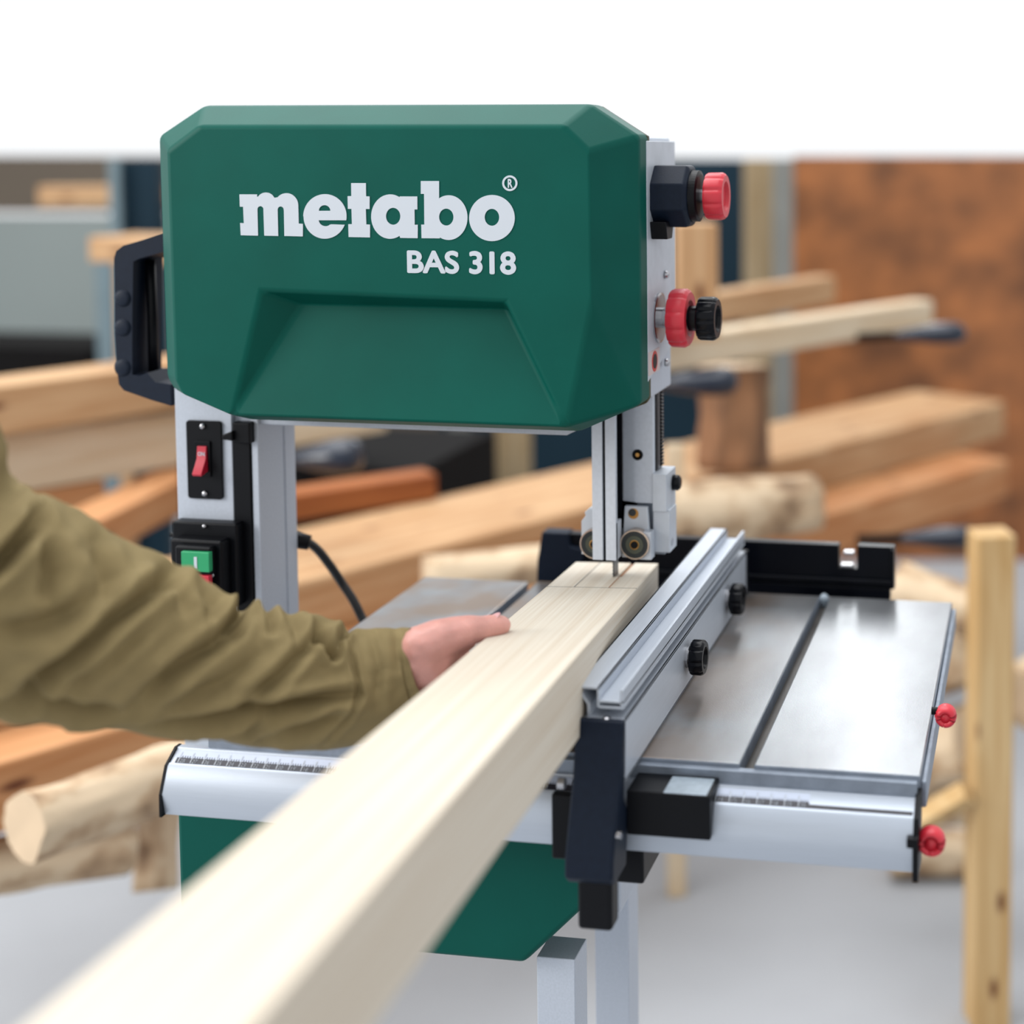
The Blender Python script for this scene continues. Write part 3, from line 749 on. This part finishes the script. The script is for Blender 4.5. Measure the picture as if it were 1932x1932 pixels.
pf = put('fence_profile', bm, 'alu', fence, bevel=0.35)
bm = bmesh.new()  # diagonal web
prism(bm, [(w1+1, ZT-1.5), (w1+2.8, ZT-1), (wA-6, ZT-13), (wA-6, ZR-1), (wA-8, ZR-1), (wA-8, ZT-13)], 'y', Y0+.5, Y1)
put('fence_web', bm, 'alu', fence)
bm = bmesh.new(); prism(bm, [(w1, 1), (FR+1, 1), (FR+1, ZR), (w1+8, ZR)], 'y', Y1, Y1+7); put('rear_end_cap', bm, 'black', fence, bevel=1)
screw(0, 0, 0, 4.5, fence, (0, -1, 0), 'steel', Vector((x_(1146), Y0-1.5, ZR-2.2)), 'fence_bolt')
for px, py in ((1312, 1240), (1386, 1130)):
    c = at(px, py, 'x', FR+7)
    base = Vector((FR, c.y, c.z))
    bm = lathe(bmesh.new(), base, (1, 0, 0), [(0, 9), (2, 9), (2, 6), (5, 6)], 28); put('knob_base', bm, 'steel', fence)
    knob((FR+3.5, c.y, c.z), 14.5, 12, 'gloss', 'fence_knob', 8, 0.1, parent=fence)
# clamping head
hx0 = at(1062, 1500, 'y', -62).x; hx1 = at(1160, 1500, 'y', -62).x
bm = bmesh.new()
q = [(at(1080, 1352, 'y', -46)), at(1180, 1360, 'y', -46)]
prof = [(-43, at(1120, 1353, 'y', -44).z), (-50, at(1120, 1356, 'y', -48).z), (-56, 8), (-68, -45), (-68, -60), (-62, -66), (-32, -66), (-32, -24), (-43, -12)]
xh0, xh1 = at(1087, 1360, 'y', -48).x, at(1178, 1370, 'y', -48).x
bm = prism(bmesh.new(), prof, 'x', xh0, xh1)
for v in bm.verts:
    k = min(1, max(0, (20-v.co.z)/70)); v.co.x -= k*3.5
hdm = put('clamp_head', bm, 'navy', fence, bevel=2.5)
put('head_bolt', cyl((hx0-4, -45, at(1058, 1478, 'y', -45).z), (-1, 0, 0), 4, 5), 'steel', fence)
put('head_bolt', cyl(at(1162, 1575, 'y', -60), (1, 0, 0), 3, 4), 'steel', fence)
put('lever_grip', B(xh0+4, xh1-6, -62, -44, -100, -64), 'black', fence, bevel=3)
put('head_inner', B(xh0-22, xh0+3, -40, -32, -62, -14), 'black', fence, bevel=2)
# side foot with scale window
zf = -9.0
A1, A2 = at(1215, 1442, 'z', zf), at(1360, 1462, 'z', zf)
N1, N2 = at(1168, 1512, 'z', zf), at(1335, 1518, 'z', zf)
bm = bmesh.new()
top = [A1, A2, at(1352, 1478, 'z', zf), N2, N1]
xR = A2.x
prism(bm, [(-6, -9), (-36, -9), (-37, -10), (-37, -41), (-31.6, -41.5), (-31.2, -40.5), (-23, -21), (-9.6, -12), (-6, -12)], 'x', xh1-2, xR)
ft = put('fence_foot', bm, 'black', fence, bevel=2)
wq = [at(1272, 1458, 'z', zf+.4), at(1352, 1463, 'z', zf+.4), at(1338, 1506, 'z', zf+.4), at(1256, 1503, 'z', zf+.4)]
wx0, wx1 = wq[0].x, wq[1].x
bm = B(wx0, wx1, max(wq[2].y, -36), min(wq[0].y, -9), zf-1, zf+0.4); put('scale_window', bm, 'window', fence, bevel=0.6)

# ------------------------------------------------------------------ WORKPIECE
wp = bpy.data.objects.new('wooden_beam', None)
BW, BH, BL = 78.0, 59.5, 1150.0
FE = Vector((281.0, 285.0, 59.9))          # far top right corner
dv = Vector((0.0934, -0.9907, 0.0987)).normalized()      # from the far end towards the near end
ux = Vector((1, 0.0934*1.0, 0)); ux = (ux-dv*ux.dot(dv)).normalized()*-1   # across, to the left
un = dv.cross(ux); un = un if un.z > 0 else -un
COL.objects.link(wp)
o0 = FE-un*BH
# local frame: x along the beam (grain), y across to the left, z up
RM = Matrix(((dv.x, ux.x, un.x), (dv.y, ux.y, un.y), (dv.z, ux.z, un.z)))
yv = un.cross(dv); sgn = 1 if yv.dot(ux) > 0 else -1
RM = Matrix(((dv.x, yv.x, un.x), (dv.y, yv.y, un.y), (dv.z, yv.z, un.z)))
wp.matrix_world = Matrix.Translation(W(o0)) @ RM.to_4x4()
props(wp, 'pale squared spruce beam with pencil lines being pushed into the saw blade', 'beam')
def putl(name, bm, m, parent, bevel=0):
    for v in bm.verts: v.co = v.co*S
    bmesh.ops.recalc_face_normals(bm, faces=bm.faces)
    me = bpy.data.meshes.new(name); bm.to_mesh(me); bm.free(); me.materials.append(M[m])
    o = bpy.data.objects.new(name, me); COL.objects.link(o); o.parent = parent
    if bevel:
        b = o.modifiers.new('b', 'BEVEL'); b.width = bevel*S; b.segments = 3; b.limit_method = 'ANGLE'
    return o
g = sgn
kerf = 78-54.0; ke = 66
bm = prism(bmesh.new(), [(0, 0), (0, g*(kerf-1.6)), (ke, g*(kerf-1.6)), (ke, g*(kerf+1.6)), (0, g*(kerf+1.6)), (0, g*BW), (BL, g*BW), (BL, 0)], 'z', 0, BH)
putl('timber', bm, 'bw', wp, 0.8)
def lbox(a0, a1, b0, b1, c0, c1):
    return B(a0, a1, min(g*b0, g*b1), max(g*b0, g*b1), c0, c1)
putl('pencil_line', lbox(114, 114.8, 0, BW, BH-.5, BH+0.12), 'pencil', wp)
putl('pencil_line', lbox(0, 114, 78-24-.4, 78-24+.3, BH-.5, BH+0.12), 'pencil', wp)
putl('pencil_line', lbox(ke, 114, kerf-.5, kerf+.4, BH-.5, BH+0.12), 'bend', wp)
putl('saw_kerf', lbox(0.2, ke-0.2, kerf-1.5, kerf+1.5, 1, BH-1.5), 'bend', wp)

# ------------------------------------------------------------------ PERSON (arm, hand, sleeve)
person = thing('person', (-150, -250, 60), "person in an olive cotton sleeve, left hand pressing the side of the pale beam", 'person')
def capsules(chains, vox=1.6, smooth_it=6):
    bm = bmesh.new()
    for ch in chains:
        P = [Vector(p[:3]) for p in ch]; R_ = [p[3] for p in ch]
        for i in range(len(P)-1):
            n = max(2, int((P[i+1]-P[i]).length/2.0))
            for k in range(n+1):
                t = k/n; c = P[i].lerp(P[i+1], t); r = R_[i]*(1-t)+R_[i+1]*t
                m_ = bmesh.ops.create_icosphere(bm, subdivisions=2, radius=r)
                for v in m_['verts']: v.co += c
    return bm
# left hand: thumb on the beam's upper edge, fingers flat along its left side
wr = Vector((158, -45, 50))
def J(px, py, y, r): p = at(px, py, 'y', y); return (p.x, p.y, p.z, r)
ch = [
    [(85, -46, 50, 27), (130, -42, 49, 26), J(800, 1240, -36, 24)],                                    # forearm / wrist
    [J(800, 1222, -44, 17), J(826, 1208, -37, 15.5), J(856, 1197, -28, 13.3), J(884, 1189, -20, 11.4), J(908, 1186, -12, 9.6), J(926, 1183, -6, 9.4), J(941, 1181, -1, 8.4), J(946, 1180, 1, 7.4)],
    [J(800, 1246, -36, 20), J(826, 1234, -24, 15), J(850, 1222, -14, 11), J(878, 1206, -4, 9)],
    [J(800, 1262, -26, 20), (186, -12, 34, 15), (204, 16, 34, 10)],
    [(158, -34, 52, 18), (185, -12, 48, 15), (205, 18, 52, 10)],
    [(205, 16, 54, 9.5), (211, 46, 50, 8.6), (210.5, 66, 48, 8), (209, 86, 46, 7.2)],
    [(205, 18, 41, 9.5), (211, 50, 37, 8.8), (210, 74, 35, 8), (208, 96, 33, 7.2)],
    [(204, 17, 28, 9), (210.5, 48, 22, 8.2), (210, 70, 19, 7.6), (208, 90, 17, 7)],
    [(200, 12, 18, 8), (208.5, 36, 12, 7.4), (209, 52, 9.5, 6.8), (207, 66, 8.5, 6)],
    [(162, -30, 34, 15), (176, -24, 22, 12), (196, 4, 20, 9)],
    [J(812, 1268, -30, 14), J(838, 1250, -8, 10), J(866, 1232, 12, 8)],
]
hb = capsules(ch)
hand = put('arm_and_hand', hb, 'skin', person, smooth=True)
rm = hand.modifiers.new('r', 'REMESH'); rm.mode = 'VOXEL'; rm.voxel_size = 0.0016; rm.use_smooth_shade = True
sm = hand.modifiers.new('s', 'SMOOTH'); sm.iterations = 5; sm.factor = 0.6
# thumb nail
bm = bmesh.new(); bmesh.ops.create_uvsphere(bm, u_segments=20, v_segments=12, radius=1)
nrm = Vector((-0.35, -0.25, 0.9)).normalized(); dirv = Vector((9, 8, 2)).normalized(); dirv = (dirv-nrm*dirv.dot(nrm)).normalized(); wv = nrm.cross(dirv)
for v in bm.verts:
    q = v.co.copy(); v.co = Vector(J(938, 1181, -2, 0)[:3])+dirv*q.x*6.4+wv*q.y*4.8+nrm*(q.z*1.2+7.4)
put('thumb_nail', bm, 'nail', person, smooth=True)

# sleeve: stations (px, py, half-height px, y mm)
ST = [(796, 1258, 75, -37), (789, 1260, 77, -37.5), (768, 1264, 84, -39), (724, 1277, 98, -46), (650, 1298, 114, -62), (560, 1290, 124, -82), (470, 1275, 128, -102), (380, 1258, 134, -120),
      (280, 1228, 156, -145), (180, 1196, 178, -170), (80, 1164, 188, -195), (0, 1130, 200, -214), (-80, 1090, 205, -228), (-150, 1010, 190, -238), (-185, 900, 175, -245), (-225, 790, 170, -250), (-275, 690, 170, -255), (-340, 560, 175, -258)]
C = []; RR = []
for px, py, h, y in ST:
    c = at(px, py, 'y', y); D = (c-CP).dot(fw); C.append(c); RR.append(h*D/F)
CS = smoothpts(C, 22)
RS = [v.x for v in smoothpts([Vector((r, 0, 0)) for r in RR], 22)]
def toPix(p):
    q = p-CP; d = q.dot(fw); return CX+F*q.dot(rt)/d, CY+F*q.dot(dn)/d
# folds of the cloth: (points along the crease, depth mm, half width px)
CREASES = [([(40, 1312), (57, 1298), (130, 1237), (226, 1163), (304, 1103), (330, 1075)], 9, 15), ([(257, 1324), (322, 1272), (391, 1224), (439, 1190), (461, 1150)], 10, 14),
 ([(461, 1329), (522, 1281), (578, 1224), (609, 1190)], 7, 11), ([(152, 1381), (304, 1368), (456, 1342), (539, 1333), (610, 1318), (668, 1311)], 10, 11),
 ([(-40, 1322), (0, 1329), (87, 1320), (174, 1337), (243, 1342)], 8, 13), ([(-60, 1110), (0, 1063), (43, 1016), (70, 980)], 10, 15),
 ([(418, 1192), (440, 1165), (461, 1137), (483, 1120)], 8, 8), ([(496, 1135), (510, 1160), (512, 1195)], 5, 7), ([(596, 1188), (616, 1228), (632, 1240)], 8, 8), ([(632, 1240), (640, 1205), (660, 1185)], 5, 7),
 ([(648, 1188), (665, 1237), (680, 1310), (655, 1360), (609, 1405)], 3, 5), ([(500, 1395), (580, 1375), (640, 1345)], 5, 10), ([(180, 1030), (200, 1090), (190, 1150)], 5, 18), ([(80, 1010), (95, 1080), (85, 1150)], 6, 18),
 ([(300, 1065), (330, 1100), (345, 1150)], 4, 14), ([(375, 1110), (400, 1140), (395, 1185)], 4, 12), ([(540, 1150), (560, 1190), (556, 1225)], 4, 10), ([(700, 1195), (716, 1260), (712, 1330)], 2, 8), ([(745, 1190), (752, 1260)], 2, 7),
 ([(320, 1330), (420, 1290), (500, 1230)], 4, 12), ([(110, 1300), (210, 1240), (300, 1160)], 4, 14), ([(0, 1190), (90, 1180), (150, 1140)], 6, 18), ([(390, 1395), (460, 1380), (520, 1345)], 5, 9)]
def crease(px, py):
    e = 0
    for pts, dep, w in CREASES:
        best = 1e9; bt = 0.5; n_ = len(pts)-1
        for i in range(n_):
            ax, ay = pts[i]; bx, by = pts[i+1]; vx, vy = bx-ax, by-ay
            t = max(0, min(1, ((px-ax)*vx+(py-ay)*vy)/(vx*vx+vy*vy)))
            d2 = (px-ax-t*vx)**2+(py-ay-t*vy)**2
            if d2 < best: best = d2; bt = (i+t)/n_
        d = math.sqrt(best)
        if d < w*5:
            env = min(1, 0.35+3*bt, 0.35+3*(1-bt))
            e += dep*env*(-math.exp(-(d/w)**2)+0.5*math.exp(-((d-2.1*w)/(1.1*w))**2))
    return e
SEG = 200
def sleeve_bm():
    bm = bmesh.new(); rings = []; N_ = len(CS); acc = 0
    for i, c in enumerate(CS):
        if i: acc += (CS[i]-CS[i-1]).length
        d = (CS[min(i+1, N_-1)]-CS[max(i-1, 0)]).normalized()
        u = Vector((0, 0, 1)); u = (u-d*u.dot(d)).normalized(); w = d.cross(u).normalized()
        ring = []; s_ = acc
        for k in range(SEG):
            th = 2*math.pi*k/SEG
            dirn = u*math.cos(th)+w*math.sin(th)
            cuff = min(1, max(0, (s_-10)/12))
            p = c+dirn*RS[i]*(1.0-0.16*abs(w.dot(dirn)))
            px, py = toPix(p); face = -dirn.dot((p-CP).normalized())
            e = 2.2*noise.noise(Vector((s_*0.022, dirn.x*1.7, dirn.z*1.7+5)))*(0.3+cuff)+1.0*noise.noise(Vector((s_*0.06, dirn.x*4, dirn.z*4)))
            if face > -0.3: e += crease(px, py)*min(1, (face+0.3)/0.5)
            else: e += cuff*5*noise.noise(Vector((s_*0.03, dirn.x*3, dirn.z*3)))
            ring.append(bm.verts.new(p+dirn*(e*(1.15+0.55*min(1, max(0, (s_-180)/120))))))
        rings.append(ring)
    for A, D_ in zip(rings, rings[1:]):
        for i in range(SEG): bm.faces.new((A[i], A[(i+1) % SEG], D_[(i+1) % SEG], D_[i]))
    # turned-in hem
    prev = rings[0]; c = CS[0]; dd = (CS[1]-CS[0]).normalized()
    for t, sc_ in ((0.5, 0.96), (3, 0.93), (26, 0.9)):
        ring = [bm.verts.new(c+(v.co-c)*1.0) for v in rings[0]]
        for v in ring: v.co = c+(v.co-c)*sc_+dd*t
        for i in range(SEG): bm.faces.new((prev[i], ring[i], ring[(i+1) % SEG], prev[(i+1) % SEG]))
        prev = ring
    return bm
slv = put('sleeve', sleeve_bm(), 'cloth', person, smooth=True)


# ------------------------------------------------------------------ BACKGROUND TIMBER
def beam(name, a, b, z0, h, w, m, label, cat='beam', group=None, ca=True):
    """straight timber whose upper front edge runs through photo points a -> b at height z0 (mm)"""
    P, Q = at(a[0], a[1], 'z', z0), at(b[0], b[1], 'z', z0)
    L = (Q-P).length; dx = (Q-P).normalized(); dz = Vector((0, 0, 1)); dy = dz.cross(dx)
    bm = B(0, L*S, 0, w*S, -h*S, 0)
    me = bpy.data.meshes.new(name); bmesh.ops.recalc_face_normals(bm, faces=bm.faces); bm.to_mesh(me); bm.free(); me.materials.append(M[m])
    o = bpy.data.objects.new(name, me); COL.objects.link(o)
    o.matrix_world = Matrix.Translation(W(P)) @ Matrix(((dx.x, dy.x, dz.x), (dx.y, dy.y, dz.y), (dx.z, dy.z, dz.z))).to_4x4()
    bv = o.modifiers.new('b', 'BEVEL'); bv.width = 0.006; bv.segments = 2
    return props(o, label, cat, group)

def upright(name, px, ytop, D, w, m, label, cat='post', zb=-TZ, dep=None, group=None, grain=True, ybot=None):
    c = atd(px, ytop, D); dep = dep or w
    if ybot: zb = atd(px, ybot, D).z
    bm = B(0, (c.z-zb)*S, -w/2*S, w/2*S, -dep/2*S, dep/2*S)
    me = bpy.data.meshes.new(name); bmesh.ops.recalc_face_normals(bm, faces=bm.faces); bm.to_mesh(me); bm.free(); me.materials.append(M[m])
    o = bpy.data.objects.new(name, me); COL.objects.link(o)
    a = math.radians(20)
    R_ = Matrix(((0, math.cos(a), -math.sin(a)), (0, math.sin(a), math.cos(a)), (1, 0, 0)))
    o.matrix_world = Matrix.Translation(W((c.x, c.y, zb))) @ R_.to_4x4()
    bv = o.modifiers.new('b', 'BEVEL'); bv.width = 0.003; bv.segments = 2
    return props(o, label, cat, group)

def log(a, Da, b, Db, r, label, m='bark', endm='endgrain', seed=0, r2=None):
    P, Q = atd(a[0], a[1], Da), atd(b[0], b[1], Db); L = (Q-P).length
    dx = (Q-P).normalized(); t = Vector((0, 0, 1)) if abs(dx.z) < .9 else Vector((0, 1, 0)); dy = t.cross(dx).normalized(); dz = dx.cross(dy)
    bm = bmesh.new(); n = 36; rings = []; K_ = max(6, int(L/25)); r2 = r2 or r
    for i in range(K_+1):
        s = i/K_; ring = []
        for k in range(n):
            th = 2*math.pi*k/n
            rad = (r*(1-s)+r2*s)*(1+0.16*noise.noise(Vector((s*L/140+seed*7, math.cos(th)*1.3, math.sin(th)*1.3))) + 0.09*noise.noise(Vector((s*L/40+seed*3, math.cos(th)*3, math.sin(th)*3))))
            ring.append(bm.verts.new(Vector((s*L*S, rad*math.cos(th)*S, rad*math.sin(th)*S))))
        rings.append(ring)
    for A, D_ in zip(rings, rings[1:]):
        for k in range(n): bm.faces.new((A[k], A[(k+1) % n], D_[(k+1) % n], D_[k]))
    f0 = bm.faces.new(rings[0][::-1]); f1_ = bm.faces.new(rings[-1]); f0.material_index = 1; f1_.material_index = 1
    bmesh.ops.recalc_face_normals(bm, faces=bm.faces)
    me = bpy.data.meshes.new('log'); bm.to_mesh(me); bm.free(); me.materials.append(M[m]); me.materials.append(M[endm])
    for p in me.polygons: p.use_smooth = len(p.vertices) == 4
    o = bpy.data.objects.new('log', me); COL.objects.link(o)
    o.matrix_world = Matrix.Translation(W(P)) @ Matrix(((dx.x, dy.x, dz.x), (dx.y, dy.y, dz.y), (dx.z, dy.z, dz.z))).to_4x4()
    return props(o, label, 'log', 'logs in the timber store')

# long stack running from lower left to far right
beam('beam', (-110, 1271), (1896, 757), -250, 98, 300, 'pine', 'wide pine beam on top of the long stack behind the saw, reaching from lower left to the chipboard wall', group='long stacked beams')
beam('beam', (-110, 1472), (1903, 866), -348.5, 95, 300, 'orange', 'lower orange beam of the long stack, directly under the wide pine beam', group='long stacked beams')
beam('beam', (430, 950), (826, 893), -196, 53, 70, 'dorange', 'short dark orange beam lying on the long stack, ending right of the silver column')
# upper left stack
beam('beam', (-110, 742), (560, 655), 20, 92, 120, 'pine', 'tan beam behind the carrying handle, topmost at left', group='upper left beams')
beam('beam', (-110, 838), (730, 722), -85, 112, 150, 'pale', 'pale cream beam with a small knot, passing behind the silver column at left', group='upper left beams')
beam('beam', (-60, 949), (200, 905), -200, 62, 120, 'orange', 'short orange block under the pale cream beam at left')
beam('beam', (150, 1000), (430, 860), -200, 70, 90, 'orange', 'orange beam running up to the silver column behind the sleeve')
beam('board', (70, 352), (420, 350), 318, 66, 140, 'pine', 'upper pine board jutting out to the left of the green housing', 'board', 'boards left of the housing')
beam('board', (165, 447), (430, 452), 228, 62, 170, 'pine', 'lower pine board with orange end jutting out above the black carrying handle', 'board', 'boards left of the housing')
# right hand timbers
beam('beam', (1150, 656), (1762, 566), 84, 64, 60, 'pale', 'pale squared beam sticking out towards the chipboard wall above the dark clamps')
beam('beam', (1250, 570), (1578, 520), 120, 70, 60, 'pine', 'shorter tan beam behind the pale squared beam at right')
beam('block', (1360, 566), (1434, 566), 90, 20, 60, 'pine', 'small tan wood block between two beams right of the black knob', 'wood block')
upright('block', 1313, 420, 2700, 74, 'pine', 'upright pale wood block standing behind the red knobs', 'wood block', ybot=640)
upright('post', 1432, 300, 4400, 84, 'tan', 'tan wooden post beside the grey steel post at right', group='background posts')
upright('post', 1477, 300, 4300, 55, 'galv', 'grey steel post at the edge of the chipboard wall', group='background posts')
upright('post', 216, 300, 4500, 32, 'bluegrey', 'thin light grey post behind the two jutting boards')
upright('post', 199, 470, 4300, 50, 'bluegrey', 'blue-grey steel post under the lower jutting board')
upright('post', 228, 480, 3700, 28, 'pine', 'narrow orange wooden prop under the lower jutting board')
upright('post', 760, 700, 4300, 190, 'wallbrown', 'wide grey-brown post seen under the housing, left one', group='posts seen under the housing')
upright('post', 865, 700, 4100, 60, 'galv', 'narrow brownish post seen under the housing, middle one', group='posts seen under the housing')
upright('post', 966, 700, 4200, 105, 'tan', 'broad brown post seen under the housing, right one', group='posts seen under the housing')
upright('screen', 270, 300, 4600, 110, 'teal', 'dark blue steel panel behind the thin post at top left', 'screen')
# dark bench seen under the housing and at far left
p = atd(690, 905, 3300); put('steel_bench', B(p.x-420, p.x+150, p.y-50, p.y+420, -TZ, p.z+36), 'dark'); bpy.data.objects['steel_bench']; props(bpy.data.objects['steel_bench'], 'dark steel bench behind the short dark orange beam', 'bench')
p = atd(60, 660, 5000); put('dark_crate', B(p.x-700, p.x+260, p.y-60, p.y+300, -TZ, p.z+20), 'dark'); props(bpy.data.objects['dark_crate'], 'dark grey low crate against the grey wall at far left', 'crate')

# logs
log((1200, 985), 2500, (1520, 950), 2760, 58, 'thick pale barked log in front of the long stack, right of the blade guide', seed=1)
log((800, 1090), 2350, (1100, 1062), 2450, 34, 'pale barked log lying just behind the steel table, left of the black rear rail', seed=2)
log((45, 1560), 1720, (400, 1440), 1950, 40, 'log with pale cut face at lower left below the stacked beams', seed=3)
log((292, 1680), 2130, (305, 1440), 2200, 30, 'upright pale branch piece left of the silver front rail', seed=4)
log((-60, 1640), 1900, (240, 1600), 2050, 36, 'lowest barked log at the lower left corner', seed=5)
log((1690, 1105), 2500, (1850, 1165), 2440, 42, 'log directly behind the right rear corner of the steel table', seed=6)
log((1660, 1290), 2600, (1850, 1235), 2500, 48, 'log behind the table edge, second from the top at right', seed=7)
log((1660, 1440), 2600, (1850, 1400), 2450, 66, 'thick barked log beside the red table lever at right', m='bark', seed=8)
log((1925, 1320), 2500, (2120, 1180), 2700, 55, 'log poking out right of the pale upright post', seed=9)
log((1680, 1605), 2830, (1850, 1608), 2830, 46, 'barked log below the slanting batten at lower right', seed=10)
log((1384, 880), 3050, (1384, 690), 3050, 78, 'upright brown barked trunk standing on the long stack', m='brownbark', seed=11, r2=74)
log((1700, 1165), 2620, (1850, 1190), 2700, 40, 'log between the two upper logs at the right edge of the steel table', seed=13)
log((1880, 1300), 2700, (2100, 1420), 2550, 40, 'log with lower end sloping down right of the pale upright post', seed=14)
log((1700, 1520), 2640, (1860, 1500), 2640, 44, 'log partly covered by the slanting batten at lower right', seed=15)
# log rack
upright('post', 1870, 1003, 2300, 62, 'post', 'pale squared upright post in front of the logs at far right', 'post')
upright('post', 1272, 838, 2700, 34, 'pale', 'short pale post top just right of the blade guide bracket', 'post', dep=40)
a = atd(1690, 1575, 2330); b = atd(1826, 1496, 2290)
bm = tube(bmesh.new(), [a, b], 22, 4); put('batten', bm, 'post', None, bevel=2); props(bpy.data.objects['batten'], 'slanting pale batten fixed to the upright post at lower right', 'batten')

# clamps with blue-black handles
def clamp(pa, pb, D, r, label, bar=70):
    """bar clamp: flattened handle between two photo points plus its steel bar"""
    A_, B_ = atd(pa[0], pa[1], D), atd(pb[0], pb[1], D)
    root = bpy.data.objects.new('clamp', None); COL.objects.link(root); root.location = W(A_); props(root, label, 'clamp', 'clamps with blue-black handles')
    P = [A_.lerp(B_, t) for t in (0, 0.12, 0.35, 0.6, 0.8, 0.93, 1.0)]
    bm = tube(bmesh.new(), P, [r*k for k in (0.25, 0.45, 0.75, 1.0, 1.05, 0.9, 0.45)], 20)
    for v in bm.verts: v.co.z = A_.z+(v.co.z-A_.z)*0.8
    put('handle', bm, 'clamp', root, smooth=True)
    C0 = A_+(A_-B_).normalized()*bar
    put('bar', tube(bmesh.new(), [C0, A_+(B_-A_)*0.1], 9, 8), 'dark', root)
    if bar > 100: put('jaw', B(C0.x-14, C0.x+14, C0.y-12, C0.y+12, C0.z-150, C0.z+14), 'dark', root, bevel=2)
    return root
clamp((1680, 633), (1822, 626), 3000, 27, 'clamp whose dark handle points right below the end of the pale beam')
clamp((1235, 724), (1392, 716), 2700, 33, 'clamp whose dark handle shows just right of the silver side plate')
clamp((545, 866), (684, 858), 2500, 38, 'clamp whose dark handle shows right of the silver column', 170)
clamp((1690, 1016), (1845, 1012), 2600, 24, 'clamp whose dark handle shows above the right corner of the black rear rail')
